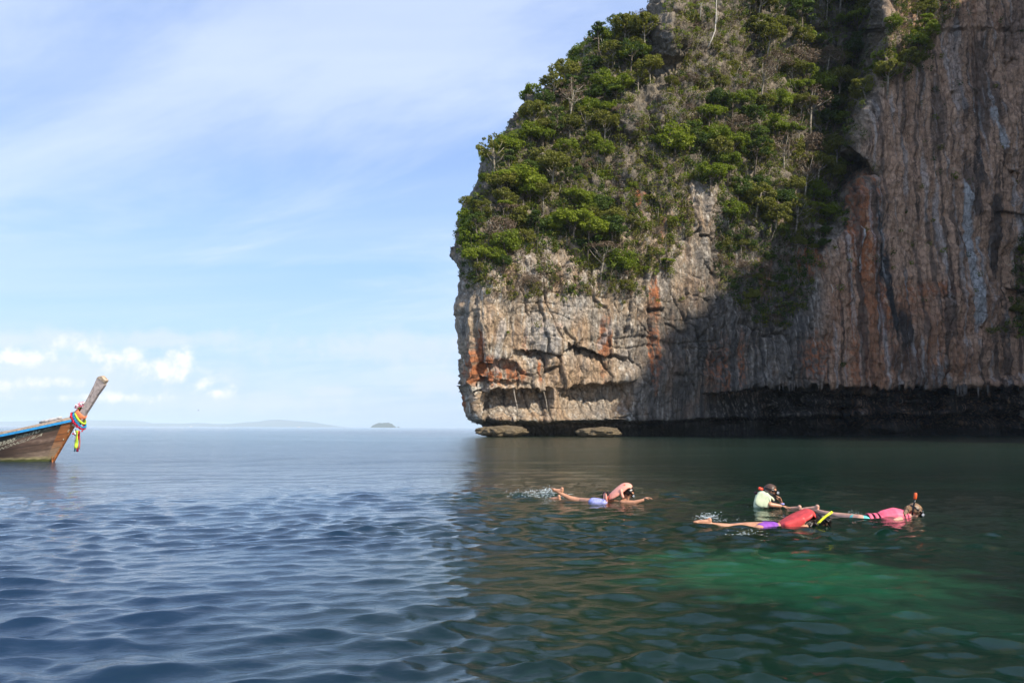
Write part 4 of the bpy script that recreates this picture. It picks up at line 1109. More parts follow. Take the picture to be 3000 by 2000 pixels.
# lettering
def letters(body, size, u_left, zoff_left, zoff_right, length, mat_, shear=0.35, bold=0.0):
    cu = bpy.data.curves.new('lettering', 'FONT'); cu.body = body; cu.size = size; cu.shear = shear; cu.offset = bold; cu.resolution_u = 3
    to = bpy.data.objects.new('lettering', cu); COL.objects.link(to)
    dg = bpy.context.evaluated_depsgraph_get(); me = bpy.data.meshes.new_from_object(to.evaluated_get(dg))
    bpy.data.objects.remove(to, do_unlink=True)
    bm = bmesh.new(); bm.from_mesh(me); bmesh.ops.triangulate(bm, faces=bm.faces)
    for _ in range(1): bmesh.ops.subdivide_edges(bm, edges=[e for e in bm.edges if e.calc_length() > size * .15], cuts=1)
    xs = [v.co.x for v in bm.verts] or [0, 1]; x0, x1 = min(xs), max(xs); k = length / max(x1 - x0, 1e-4)
    for v in bm.verts:
        f_ = (v.co.x - x0) * k; u = u_left - f_
        zt = float(zg(u)) - (zoff_left + (zoff_right - zoff_left) * f_ / length) + v.co.y
        h_ = (zt - ZK) / (float(zg(u)) - ZK); q = hull_pt(u, h_, -1, 0.028); v.co = (q[0], q[1], q[2])
    bm.to_mesh(me); bm.free()
    return link('lettering', me, mat_, boat)
letters('N.NONGLULA', 0.15, 2.95, 0.70, 0.44, 2.0, M_LETTER, 0.5)
letters('25.-23/00-', 0.21, 3.15, 0.52, 0.42, 1.25, M_LETTER, 0.4, 0.006)
letters('ไออดัง', 0.20, 2.0, 0.36, 0.27, 0.95, M_LETTER2, 0.3, 0.003)
letters('ARC 322', 0.085, 0.95, 0.24, 0.17, 0.62, M_LETTER2, 0.2, 0.001)
letters('·  ····  ·', 0.07, 0.95, 0.36, 0.28, 0.45, M_LETTER2, 0.2)
# garlands, cloths and ribbons tied round the prow
def fabric(name, c, var=.15): return simple(name, c, .75, var, 25, .002, .25)
M_RED = fabric('red_garland', (.62, .02, .06)); M_BLU = fabric('blue_garland', (.03, .26, .50)); M_PINK = fabric('pink_petals', (.70, .16, .24)); M_WHT = fabric('white_petals', (.80, .74, .74))
M_YG = fabric('yellow_green_cloth', (.55, .72, .06)); M_OR = fabric('orange_cloth', (.85, .25, .11)); M_NAVY = fabric('navy_ribbon', (.03, .06, .20)); M_TEAL = fabric('teal_ribbon', (.05, .26, .30)); M_GRN = fabric('green_leaves_decor', (.10, .22, .05))
def loop_pts(cx, cy, ax, ay, dep, n=40, a0=0, a1=2 * math.pi):
    c = bl(cx, cy); A_ = bl(cx + ax, cy + ay) - c
    return [c + A_ * math.cos(t_) + Vector((0, -dep * math.sin(t_), 0)) for t_ in np.linspace(a0, a1, n, endpoint=False)]
def garland(name, loops, mat_, label, bead=0.036, mats=None):
    mb = MB(); rr_ = random.Random(3); w0 = None
    for lp in loops:
        for i, q in enumerate(lp):
            q = wpt(q); w0 = w0 or q
            mb.ball(q + Vector((rr_.gauss(0, .006), rr_.gauss(0, .006), rr_.gauss(0, .008))) - w0, (bead * rr_.uniform(.8, 1.25), bead * rr_.uniform(.8, 1.25), bead * rr_.uniform(.6, 1)), 7, 5, Euler((rr_.random() * 3, rr_.random() * 3, 0)).to_matrix())
    o = mb.build(name, mat_, None, True, w0); tag(o, label, 'garland'); return o
garland('flower_garland', [loop_pts(242, 1232, 18, 23, .20, 42), loop_pts(239, 1235, 17, 21, .18, 38), [bl(226, 1231, -.05), bl(229, 1232, -.10), bl(232, 1233, -.14), bl(235, 1234, -.17), bl(238, 1234, -.20), bl(241, 1233, -.22)], [bl(238, 1266, -.22), bl(242, 1268, -.22), bl(246, 1268, -.20), bl(250, 1266, -.17), bl(254, 1263, -.12), bl(258, 1260, -.07)]], M_RED, 'red flower garland looped round the neck of the boat prow', .034)
garland('flower_garland', [loop_pts(248, 1228, 15, 22, .19, 42), loop_pts(246, 1230, 15, 22, .20, 40)], M_BLU, 'blue flower garland beside the red one on the boat prow', .028)
mb = MB(); w0 = wpt(bl(254, 1186, -.03)); rr_ = random.Random(4)
gp = empty('flower_bunch', w0, 0, 'pink and white bunch of flowers tied above the orange cloth on the prow', 'flowers')
for nm, mt, n_, sp in (('pink_petals', M_PINK, 60, 1.0), ('white_petals', M_WHT, 34, 1.05), ('leaf_base', M_GRN, 14, .6)):
    mb = MB()
    for i in range(n_):
        d = Vector((rr_.gauss(0, 1), rr_.gauss(0, 1), rr_.gauss(0, .8))).normalized()
        c = Vector((d.x * .19, d.y * .17, d.z * .11 + d.x * 0.06)) * sp
        if nm == 'leaf_base': c = Vector((c.x * .6, c.y, -.10 + c.z * .3))
        mb.ball(c, (.034, .030, .020), 6, 4, Euler((rr_.random() * 3, rr_.random() * 3, 0)).to_matrix())
    mb.build(nm, mt, gp)
def band(name, cx, cy, ax, ay, dep, width, dirpx, mat_, label, cat='cloth'):
    """a strip of cloth wound round the neck of the prow"""
    V = []; n = 28; d0 = bl(dirpx[0], dirpx[1]) - bl(0, 0); d0.normalize(); rr_ = random.Random(9); Fc = []
    lp = loop_pts(cx, cy, ax, ay, dep, n)
    m_ = 5
    for i, q in enumerate(lp):
        for j in range(m_):
            f_ = j / (m_ - 1) - .5; bulge = 1 + .10 * (1 - (2 * f_) ** 2)
            c = bl(cx, cy); q2 = c + (q - c) * bulge * (1 + .02 * math.sin(i * 3 + j)) + d0 * width * f_
            V.append(wpt(q2))
    for i in range(n):
        for j in range(m_ - 1):
            a = i * m_ + j; b_ = ((i + 1) % n) * m_ + j; Fc.append((a, b_, b_ + 1, a + 1))
    w0 = V[0].copy(); mb = MB(); mb.add([v - w0 for v in V], Fc); o = mb.build(name, mat_, None, True, w0)
    md = o.modifiers.new('thickness', 'SOLIDIFY'); md.thickness = .012; tag(o, label, cat)
band('cloth_wrap', 252, 1212, 11, 12, .125, .22, (.75, -.65), M_OR, 'orange cloth wound round the base of the prow post')
band('cloth_wrap', 250, 1222, 12.5, 17, .15, .08, (.75, -.65), M_YG, 'yellow green cloth wound below the orange one on the prow')
def ribbon(pts, w_, mat_, label, name='ribbon'):
    V = []; Fc = []; rr_ = random.Random(int(w_ * 9999))
    P_ = [wpt(q) for q in pts]; n = 14
    for i in range(n):
        f_ = i / (n - 1) * (len(P_) - 1); k = min(int(f_), len(P_) - 2); q = P_[k].lerp(P_[k + 1], f_ - k)
        ang = .5 * math.sin(i * .5 + w_ * 80); s_ = Vector((math.cos(ang), math.sin(ang), 0)) * w_ / 2
        V += [q - s_, q + Vector((0, .02 * math.sin(i), 0)), q + s_]
    for i in range(n - 1): Fc += [(3 * i, 3 * i + 1, 3 * i + 4, 3 * i + 3), (3 * i + 1, 3 * i + 2, 3 * i + 5, 3 * i + 4)]
    w0 = V[0].copy(); mb = MB(); mb.add([v - w0 for v in V], Fc); o = mb.build(name, mat_, None, True, w0)
    md = o.modifiers.new('thickness', 'SOLIDIFY'); md.thickness = .006; tag(o, label, 'ribbon', 'ribbons hanging from the boat prow')
ribbon([bl(241, 1254, -.12), bl(238, 1282, -.10)], .055, M_NAVY, 'short navy ribbon at the left of the bunch hanging from the prow')
ribbon([bl(246, 1256, -.16), bl(241, 1290, -.15), bl(236, 1318, -.14)], .075, M_TEAL, 'long teal ribbon behind the white one')
ribbon([bl(246, 1257, -.20), bl(242, 1290, -.19), bl(238, 1310, -.19)], .055, M_WHT, 'narrow white ribbon hanging from the prow')
ribbon([bl(249, 1258, -.10), bl(244, 1290, -.10), bl(242, 1319, -.10)], .085, M_RED, 'red ribbon showing below the yellow green one')
ribbon([bl(252, 1256, -.24), bl(249, 1290, -.23), bl(245, 1308, -.23)], .120, M_YG, 'broad yellow green ribbon in front of the others')
ribbon([bl(255, 1258, -.15), bl(254, 1290, -.15), bl(251, 1311, -.15)], .045, simple('rust_ribbon', (.45, .10, .07), .8), 'thin rust red ribbon at the right edge of the bunch')
ribbon([bl(243, 1252, -.26), bl(246, 1262, -.26), bl(248, 1268, -.25)], .050, M_WHT, 'short white knot above the yellow green ribbon')
# mooring rope and driftwood at the forefoot
mb = MB(); P_ = [bl(160, 1334, -.12), bl(172, 1336, -.3), bl(182, 1345, -.45), bl(190, 1352, -.5)]
P_ = [wpt(q) for q in P_]; mb.tube([q - P_[0] for q in P_], [.018, .02, .022, .02], 7)
o = mb.build('mooring_line', M_STEM, None, True, P_[0]); tag(o, 'brown mooring line slanting into the water from the boat bow', 'rope')
mb = MB(); P_ = [bl(165, 1333, -.05), bl(160, 1343, -.1), bl(155, 1350, -.12)]
P_ = [wpt(q) for q in P_]; mb.tube([q - P_[0] for q in P_], [.014, .014, .014], 7)
o = mb.build('mooring_line', M_DARKW, None, True, P_[0]); tag(o, 'short dark line dropping straight into the water at the bow', 'rope')

# ------------------------------------------------------------------ snorkellers
M_SKIN = simple('wet_skin', (0.52, 0.255, 0.15), .38, .10, 12, 0, .5)
M_SKIN2 = simple('pale_wet_skin', (0.58, 0.31, 0.22), .38, .10, 12, 0, .5)
M_HAIRB = simple('wet_black_hair', (0.022, 0.014, 0.012), .28, .5, 60, .004, .6)
M_HAIRBR = simple('brown_hair', (0.09, 0.05, 0.035), .4, .4, 60, .004)
M_HAIRBL = simple('dark_blond_hair', (0.26, 0.155, 0.085), .45, .45, 50, .004)
M_PEACH = simple('peach_vest_fabric', (0.90, 0.38, 0.28), .6, .06, 20, .002)
M_REDV = simple('red_vest_fabric', (0.62, 0.06, 0.06), .45, .12, 10, .006)
M_PALEV = simple('pale_green_vest_fabric', (0.62, 0.68, 0.46), .6, .08, 9, .006)
M_PINKV = simple('pink_wetsuit', (0.85, 0.13, 0.21), .5, .10, 16, .002)
M_BLACK = simple('black_rubber', (0.012, 0.012, 0.013), .25, .2, 20)
M_ORTIP = simple('orange_plastic', (0.90, 0.13, 0.03), .3, .05, 8)
M_YEL = simple('yellow_plastic', (0.75, 0.80, 0.04), .3, .06, 8)
M_LENS = simple('mask_lens', (0.40, 0.42, 0.44), .08, .1, 6, 0, .9)
M_PURP = simple('purple_swimsuit', (0.26, 0.07, 0.42), .5, .1, 20)
M_AQUA = simple('aqua_shorts', (0.13, 0.50, 0.46), .6, .15, 20)
M_LBLUE = simple('light_blue_shorts', (0.28, 0.30, 0.62), .6, .2, 30)
M_STRAP = simple('dark_strap', (0.05, 0.015, 0.02), .6)
class Fig:
    def __init__(s, px, py, Y, label):
        s.Y = Y; s.o = atv(px, py, Y); s.o.z = sum(sea_z(s.o.x + a, s.o.y) for a in (-1.2, -.8, -.4, 0, .3)) / 5
        s.root = empty('person', s.o, 0, label, 'person'); s.body = MB()
    def p(s, px, py, dy=0.0):
        return atv(px, py, s.Y + dy) - Vector((s.o.x, s.o.y, 0))
    sink = 0.0
    def limb(s, pts, rad, mb=None):
        mb = mb or s.body
        if s.sink: pts = [Vector(p) - Vector((0, 0, s.sink * r * (1 if r > 0.028 else 0))) for p, r in zip(pts, rad)]
        for i in range(len(pts) - 1): mb.cap(pts[i], rad[i], pts[i + 1], rad[i + 1])
    def head(s, c, fwd, up, r=0.095):
        fwd = Vector(fwd).normalized(); up = Vector(up); up = (up - fwd * up.dot(fwd)).normalized(); sd = fwd.cross(up)
        R_ = Matrix((fwd, sd, up)).transposed(); s.R_ = R_; s.hc = c; s.hr = r
        B = s.body
        B.ball(c, (r * 1.05, r * .82, r * 1.02), 16, 12, R_)
        B.ball(c + R_ @ Vector((r * .32, 0, -r * .55)), (r * .66, r * .58, r * .66), 14, 10, R_)
        B.cap(c + R_ @ Vector((r * .98, 0, r * .02)), r * .10, c + R_ @ Vector((r * 1.16, 0, -r * .30)), r * .15)
        B.ball(c + R_ @ Vector((r * .86, 0, -r * .62)), (r * .12, r * .26, r * .09), 8, 6, R_)
        B.ball(c + R_ @ Vector((r * .80, 0, -r * .98)), (r * .2, r * .26, r * .18), 8, 6, R_)
        for q in (-1, 1):
            B.ball(c + R_ @ Vector((-r * .02, q * r * .84, -r * .12)), (r * .17, r * .09, r * .28), 8, 6, R_)
        return R_
    def hair(s, mat_, back=0.0, seed=1, extra=(), cover=0.12):
        r = s.hr; nu, nv = 44, 30; rr_ = np.random.default_rng(seed)
        th = np.linspace(0, 2 * math.pi, nu); ph = np.linspace(0.01, math.pi - .01, nv)
        T_, P_ = np.meshgrid(th, ph, indexing='xy')
        x, y, z = np.sin(P_) * np.cos(T_), np.sin(P_) * np.sin(T_), np.cos(P_)
        # pull the face side inside the skull so that only scalp is covered
        face = ss(x, 0.30, 0.55) * ss(z, 0.75, 0.40); low = ss(z, -.55, -.80) * ss(x, -0.5, 0.0)
        k = 1.12 - .35 * np.maximum(face, low) + .05 * fbm(x * 2 + seed, y * 9, z * 2, 3, 800 + seed) + .03 * fbm(x * 8, y * 22, z * 8, 2, 810 + seed)
        V = np.stack([x * r * 1.05 * k, y * r * .84 * k, z * r * 1.02 * k], -1).reshape(-1, 3)
        Rn = np.array(s.R_); V = V @ Rn.T + np.array(s.hc)
        me = np_mesh('hair', V, grid_faces(nv, nu)); mb = MB()
        mb.v = [tuple(v) for v in V]; mb.f = [tuple(f_) for f_ in grid_faces(nv, nu).tolist()]
        rr2 = random.Random(seed)
        for pts, w_, n_ in extra:       # loose locks
            for i in range(n_):
                j = Vector((rr2.gauss(0, w_), rr2.gauss(0, w_), rr2.gauss(0, w_)))
                mb.tube([Vector(q) + j * (.6 + .8 * k_ / len(pts)) for k_, q in enumerate(pts)], [.011, .012, .010, .004][:len(pts)] if len(pts) <= 4 else .01, 5)
        return mb.build('hair', mat_, s.root)
    def mask(s, glass=True):
        r = s.hr; R_ = s.R_; c = s.hc
        mk = MB(); mk.box(c + R_ @ Vector((r * 1.08, 0, r * .05)), (r * .55, r * 1.55, r * .80), R_)
        m_ = mk.build('diving_mask', M_BLACK, s.root, False); bv = m_.modifiers.new('bevel', 'BEVEL'); bv.width = r * .18; bv.segments = 3
        for q in (-1, 1):
            ln = MB(); ln.box(c + R_ @ Vector((r * 1.36, q * r * .37, r * .05)), (r * .06, r * .58, r * .52), R_)
            o = ln.build('lens', M_LENS, m_, False); bv = o.modifiers.new('bevel', 'BEVEL'); bv.width = r * .05
            wn = MB(); wn.box(c + R_ @ Vector((r * 1.10, q * r * .78, r * .05)), (r * .30, r * .05, r * .40), R_)
            wn.build('side_lens', M_LENS, m_, False)
        st = MB(); pts = [c + R_ @ Vector((r * 1.14 * math.cos(a), r * .97 * math.sin(a), r * .12)) for a in np.linspace(.8, 2 * math.pi - .8, 18)]
        st.tube(pts, r * .075, 6, 2.0); st.build('mask_strap', M_BLACK, m_)
    def hand(s, w_, d, palm_n, mb=None, curl=0.3, L=0.18, spread=0.12, side=1):
        """w_ wrist, d finger direction, palm_n normal out of the palm"""
        mb = mb or s.body; d = Vector(d).normalized(); n = Vector(palm_n); n = (n - d * n.dot(d)).normalized(); a = d.cross(n) * side
        pl = w_ + d * L * .28
        mb.ball(pl, 1.0, 4, 3) if False else None
        R_ = Matrix((d, a, n)).transposed()
        mb.ball(w_ + d * L * .27, (L * .30, L * .23, L * .085), 12, 8, R_)
        for k, (o_, l_) in enumerate(((-.17, .40), (-.055, .46), (.06, .43), (.165, .34))):
            b0 = w_ + d * L * .46 + a * L * o_; dd = (d + a * spread * (k - 1.5)).normalized()
            c1 = curl * (1 + .15 * k); k1 = b0 + (dd * math.cos(c1 * .5) + n * math.sin(c1 * .5)) * L * l_ * .45
            k2 = k1 + (dd * math.cos(c1 * 1.3) + n * math.sin(c1 * 1.3)) * L * l_ * .32
            k3 = k2 + (dd * math.cos(c1 * 2.0) + n * math.sin(c1 * 2.0)) * L * l_ * .25
            s.limb([b0, k1, k2, k3], [.0100, .0092, .0085, .0072], mb)
        t0 = w_ + d * L * .14 - a * L * .18; t1 = t0 + (d * .75 - a * .8 + n * .25).normalized() * L * .23; t2 = t1 + (d * 1.0 - a * .25 + n * .4).normalized() * L * .20
        s.limb([t0, t1, t2], [.013, .011, .0085], mb)
    def foot(s, ankle, toe, sole_n, mb=None):
        mb = mb or s.body; d = (Vector(toe) - ankle); L_ = d.length; d.normalize(); n = Vector(sole_n); n = (n - d * n.dot(d)).normalized(); a = d.cross(n)
        heel = ankle + n * .045 - d * .035
        mb.ball(heel, .036, 10, 8)
        s.limb([heel, ankle + d * L_ * .55 + n * .038, ankle + d * L_ * .80 + n * .030], [.033, .032, .030], mb)
        s.limb([ankle, ankle + d * L_ * .65 + n * .01], [.036, .028], mb)
        for k in range(5):
            o_ = (k - 2) * .016; b0 = ankle + d * L_ * .76 + a * o_ + n * .022
            s.limb([b0, b0 + d * (.050 - .006 * k) + n * .004], [.0135 if k == 0 else .0105, .010 if k == 0 else .0075], mb)
    def done(s, mat_, voxel=.0085):
        o = s.body.build('body', mat_, s.root)
        md = o.modifiers.new('union', 'REMESH'); md.mode = 'VOXEL'; md.voxel_size = voxel; md.use_smooth_shade = True
        sm = o.modifiers.new('soften', 'SMOOTH'); sm.factor = .5; sm.iterations = 3
        dg = bpy.context.evaluated_depsgraph_get(); me = bpy.data.meshes.new_from_object(o.evaluated_get(dg))
        o.modifiers.clear(); o.data = me; me.materials.clear(); me.materials.append(mat_)
        me.polygons.foreach_set('use_smooth', np.ones(len(me.polygons), bool)); return o
    def shell(s, name, parts, mat_, voxel=.010, smooth=3):
        mb = MB()
        for q in parts: s.limb(q[0], q[1], mb)
        o = mb.build(name, mat_, s.root)
        md = o.modifiers.new('union', 'REMESH'); md.mode = 'VOXEL'; md.voxel_size = voxel; md.use_smooth_shade = True
        sm = o.modifiers.new('soften', 'SMOOTH'); sm.factor = .5; sm.iterations = smooth; return o
    def slab(s, name, path, th, width, mat_, dy=0.0, wr=0.0, parent=None):
        """padded panel: path of (px,py) in side view, thickness list, width along depth"""
        n = len(path); P_ = [s.p(a, b_, dy) for a, b_ in path]; V = []; Fc = []; m_ = 11
        for i in range(n):
            t_ = (P_[min(i + 1, n - 1)] - P_[max(i - 1, 0)]); t_.y = 0; t_.normalize(); nn = Vector((-t_.z, 0, t_.x))
            if nn.z < 0: nn = -nn
            for sg in (1, -1):
                for j in range(m_):
                    f_ = j / (m_ - 1) * 2 - 1
                    crown = (1 - abs(f_) ** 3) * .5 + .5
                    w_ = width[i] if hasattr(width, '__len__') else width
                    bend = -0.10 * w_ * f_ * f_
                    r_ = wr * math.sin(i * 2.3 + j * 1.7) * .5
                    V.append(P_[i] + nn * (sg * th[i] * .5 * crown + bend + r_) + Vector((0, f_ * w_ / 2, 0)))
        r_ = 2 * m_
        for i in range(n - 1):
            for j in range(r_):
                j1 = j; j2 = (j + 1) % r_
                seq = list(range(m_)) + list(range(2 * m_ - 1, m_ - 1, -1))
                a, b_ = seq[j1], seq[j2]
                Fc.append((i * r_ + a, i * r_ + b_, (i + 1) * r_ + b_, (i + 1) * r_ + a))
        seq = list(range(m_)) + list(range(2 * m_ - 1, m_ - 1, -1))
        Fc.append(tuple(seq)[::-1]); Fc.append(tuple((n - 1) * r_ + q for q in seq))
        mb = MB(); mb.add(V, Fc); o = mb.build(name, mat_, parent or s.root)
        sb = o.modifiers.new('soft', 'SUBSURF'); sb.levels = 1; sb.render_levels = 2; return o
    def snorkel(s, pix, r_, mat_, tip=None, tipmat=None, dy=None):
        P_ = [s.p(a, b_, dy if dy is not None else 0) for a, b_ in pix]
        mb = MB(); mb.tube(P_, r_, 10); o = mb.build('snorkel', mat_, s.root)
        if tip:
            mb = MB(); Q = [s.p(a, b_, dy if dy is not None else 0) for a, b_ in tip]; mb.tube(Q, r_ * 1.75, 12); q = mb.build('snorkel_tip', tipmat, o); bv = q.modifiers.new('bevel', 'BEVEL'); bv.width = r_ * .5
        return o

# --- first snorkeller: peach vest, left of the group
Fig.sink = 1.1
f = Fig(1840, 1464, 14.1, 'person in a bulging peach life vest floating face down at the left of the group')
P = f.p
f.head(P(1842, 1443), (.70, -.12, -.62), (.62, 0, .72), .098)
f.limb([P(1836, 1452), P(1824, 1464)], [.055, .06])
f.limb([P(1822, 1466, .0), P(1795, 1464), P(1765, 1462)], [.125, .115, .10])
f.limb([P(1822, 1464, -.16), P(1858, 1466, -.25), P(1884, 1461, -.28)], [.048, .040, .030])
f.limb([P(1822, 1464, .16), P(1850, 1468, .35), P(1868, 1470, .5)], [.048, .040, .030])
f.hand(P(1886, 1460.5, -.28), (1, 0, .12), (0, 0, -1), curl=.35, spread=.2)
f.hand(P(1870, 1470, .5), (1, .3, 0), (0, 0, -1))
for dy in (-.10, .12):
    f.limb([P(1765, 1462, dy), P(1742, 1460, dy), P(1695, 1457, dy * 1.2 + .35)], [.090, .082, .060])
f.limb([P(1695, 1457, .20), P(1672, 1453, .25), P(1642, 1441, .30)], [.058, .050, .034])
f.foot(P(1641, 1439, .30), P(1617, 1436, .34), (-.1, 0, 1))
f.limb([P(1695, 1460, .48), P(1660, 1462, .6), P(1635, 1462, .7)], [.058, .050, .034])
f.foot(P(1634, 1462, .7), P(1608, 1464, .8), (0, 0, 1))
f.done(M_SKIN)
f.hair(M_HAIRB, seed=2)
f.mask()
f.shell('swim_shorts', [([P(1766, 1460.5, -.10), P(1738, 1456.5, -.10)], [.104, .100]), ([P(1766, 1460.5, .12), P(1738, 1457.5, .12)], [.104, .100])], M_LBLUE)
v = f.slab('life_vest', [(1778, 1461), (1790, 1453), (1804, 1442), (1817, 1431), (1829, 1422), (1838, 1420), (1847, 1423), (1849.5, 1428.5)], [.03, .085, .105, .105, .095, .075, .07, .06], [.26, .34, .40, .42, .42, .40, .38, .36], M_PEACH)
f.slab('vest_shoulder', [(1819, 1432), (1821, 1444), (1823, 1454), (1828, 1459)], [.05, .05, .05, .04], .07, M_PEACH, dy=-.19, parent=v)
f.slab('vest_shoulder', [(1819, 1432), (1821, 1444), (1823, 1454), (1828, 1459)], [.05, .05, .05, .04], .07, M_PEACH, dy=.19, parent=v)
f.slab('vest_belt', [(1768, 1459.5), (1779, 1459)], [.21, .20], .34, M_PEACH, parent=v)
for a in (1768.5, 1779.5):
    mb = MB(); c = P(a, 1461); mb.tube([c + Vector((.02 * math.sin(q), .185 * math.cos(q), .125 * math.sin(q))) for q in np.linspace(0, math.pi, 14)], .009, 6); mb.build('strap', M_STRAP, v)
f.snorkel([(1853, 1452), (1851, 1446), (1840, 1437), (1831, 1428)], .011, M_BLACK, [(1829.5, 1427.5), (1830.5, 1420)], M_ORTIP, dy=-.13)

# --- second snorkeller: upright in the pale green vest, brown hair
Fig.sink = 0.0
f = Fig(2250, 1480, 13.2, 'person upright in a pale green life vest holding a snorkel to the mouth')
P = f.p
f.head(P(2257, 1436), (.90, -.12, -.32), (.35, 0, .95), .104)
f.limb([P(2252, 1447), P(2247, 1460)], [.055, .07])
f.limb([P(2246, 1470), P(2238, 1496), P(2230, 1526)], [.13, .13, .13])
f.limb([P(2250, 1468, -.17), P(2256, 1477, -.24), P(2286, 1481, -.22)], [.05, .042, .030])
f.hand(P(2288, 1481.5, -.22), (1, 0, -.10), (0, 0, -1), curl=.25)
f.limb([P(2252, 1468, .15), P(2278, 1490, .12), P(2289, 1474, -.05)], [.05, .042, .032])
f.hand(P(2289, 1472, -.05), (-.35, -.2, 1), (-1, -.2, -.2), curl=.55, L=.19)
for dy in (-.09, .09): f.limb([P(2232, 1520, dy), P(2226, 1570, dy), P(2210, 1620, dy)], [.09, .07, .045]); f.foot(P(2210, 1620, dy), P(2232, 1630, dy), (0, 0, -1))
f.done(M_SKIN)
f.hair(M_HAIRBR, seed=5)
f.mask()
v = f.slab('life_vest', [(2215, 1496), (2219, 1474), (2223, 1459), (2228, 1447), (2236, 1441), (2243, 1441.5)], [.06, .10, .11, .10, .07, .05], [.40, .42, .44, .44, .40, .34], M_PALEV, wr=.010)
f.slab('vest_front', [(2243, 1441.5), (2250, 1452), (2254, 1462), (2252, 1474), (2250, 1484)], [.05, .07, .08, .08, .08], [.14, .16, .17, .17, .16], M_PALEV, dy=-.17, parent=v, wr=.008)
f.slab('vest_side', [(2222, 1484), (2228, 1466), (2236, 1448), (2243, 1443)], [.16, .22, .20, .08], .06, M_PALEV, dy=-.22, parent=v, wr=.006)
f.slab('vest_side', [(2236, 1486), (2240, 1468), (2244, 1452), (2246, 1446)], [.20, .20, .14, .06], .06, M_PALEV, dy=-.22, parent=v, wr=.006)
f.slab('vest_collar', [(2246, 1447), (2257, 1452), (2264, 1460), (2268, 1466)], [.03, .035, .035, .03], .06, M_PALEV, dy=-.12, parent=v)
f.shell('rash_guard', [([P(2252, 1458, 0), P(2256, 1482, 0)], [.135, .15])], M_BLACK)
mb = MB(); mb.ball(P(2214, 1443, -.02), (.03, .05, .028), 10, 7); mb.build('vest_buckle', M_STRAP, v)
mb = MB(); c = P(2291, 1475, -.05); mb.tube([c + Vector((.034 * math.cos(q), .034 * math.sin(q), 0)) for q in np.linspace(0, 6.1, 14)], .010, 6, 1.6); mb.build('wrist_band', M_LBLUE, f.root)
f.snorkel([(2267, 1452), (2260, 1448), (2252, 1443), (2243, 1437), (2234, 1433)], .016, M_BLACK, [(2234.5, 1433), (2222, 1429)], simple('red_orange_plastic', (.92, .07, .03), .3, .05), dy=-.14)

# --- third snorkeller: red vest, yellow snorkel, nearest the viewer
Fig.sink = 0.62
f = Fig(2380, 1530, 10.8, 'person in a red life vest with a yellow snorkel swimming face down nearest the viewer')
P = f.p
f.head(P(2404, 1521), (.45, .0, -.9), (.9, 0, .42), .100)
f.limb([P(2392, 1524), P(2368, 1530)], [.055, .065])
f.limb([P(2362, 1534), P(2320, 1536), P(2275, 1534), P(2235, 1533)], [.125, .125, .11, .115])
f.limb([P(2358, 1532, -.17), P(2330, 1550, -.30), P(2352, 1566, -.34)], [.052, .042, .030])
f.limb([P(2352, 1533, -.15), P(2334, 1536, -.18)], [.056, .05])
f.hand(P(2354, 1567, -.34), (1, 0, -.2), (0, 0, -1))
f.limb([P(2358, 1532, .17), P(2385, 1545, .30), P(2410, 1550, .34)], [.052, .042, .030])
f.hand(P(2412, 1550, .34), (1, 0, -.2), (0, 0, -1))
f.limb([P(2235, 1531, .10), P(2180, 1531, .10), P(2140, 1533, .10), P(2075, 1527, .10)], [.115, .085, .060, .034])
f.foot(P(2072, 1527, .10), P(2030, 1528, .10), (0, 0, 1))
f.limb([P(2235, 1536, -.10), P(2205, 1545, -.16), P(2178, 1553, -.20)], [.105, .085, .060])
f.limb([P(2178, 1553, -.20), P(2140, 1560, -.20), P(2105, 1572, -.20)], [.060, .050, .034])
f.foot(P(2103, 1573, -.20), P(2070, 1585, -.20), (0, 0, 1))
f.done(M_SKIN)
fan = [([P(2384, 1516, -.06), P(2372, 1524, -.10), P(2362, 1532, -.14), P(2366, 1538, -.16)], .022, 26), ([P(2385, 1512, .0), P(2372, 1506, .0), P(2362, 1500, .0), P(2356, 1497, 0)], .020, 18), ([P(2392, 1520, -.07), P(2386, 1528, -.11), P(2384, 1533, -.13)], .022, 22), ([P(2412, 1515, -.06), P(2424, 1522, -.09), P(2428, 1530, -.09)], .016, 16)]
f.hair(M_HAIRB, seed=7, extra=fan)
f.mask()
f.shell('swimsuit', [([P(2266, 1531, 0), P(2240, 1530, .09)], [.114, .119]), ([P(2250, 1532, 0), P(2234, 1534, -.09)], [.118, .112])], M_PURP)
v = f.slab('life_vest', [(2280, 1531), (2294, 1525), (2310, 1518), (2328, 1510), (2344, 1503), (2358, 1495), (2367, 1491), (2375, 1494), (2380, 1503), (2380, 1512)], [.03, .06, .09, .10, .10, .09, .08, .07, .06, .05], [.22, .34, .42, .44, .44, .42, .36, .32, .30, .26], M_REDV, wr=.012)
f.slab('vest_side', [(2292, 1534), (2312, 1532), (2330, 1528), (2346, 1520), (2358, 1511)], [.06, .12, .14, .12, .08], .10, M_REDV, dy=-.18, parent=v, wr=.016)
f.slab('vest_side', [(2292, 1534), (2312, 1532), (2330, 1528), (2346, 1520), (2358, 1511)], [.06, .12, .14, .12, .08], .10, M_REDV, dy=.18, parent=v, wr=.016)
f.snorkel([(2392, 1534), (2396, 1528), (2407, 1517), (2420, 1506), (2438, 1494)], .017, M_YEL, dy=-.13)

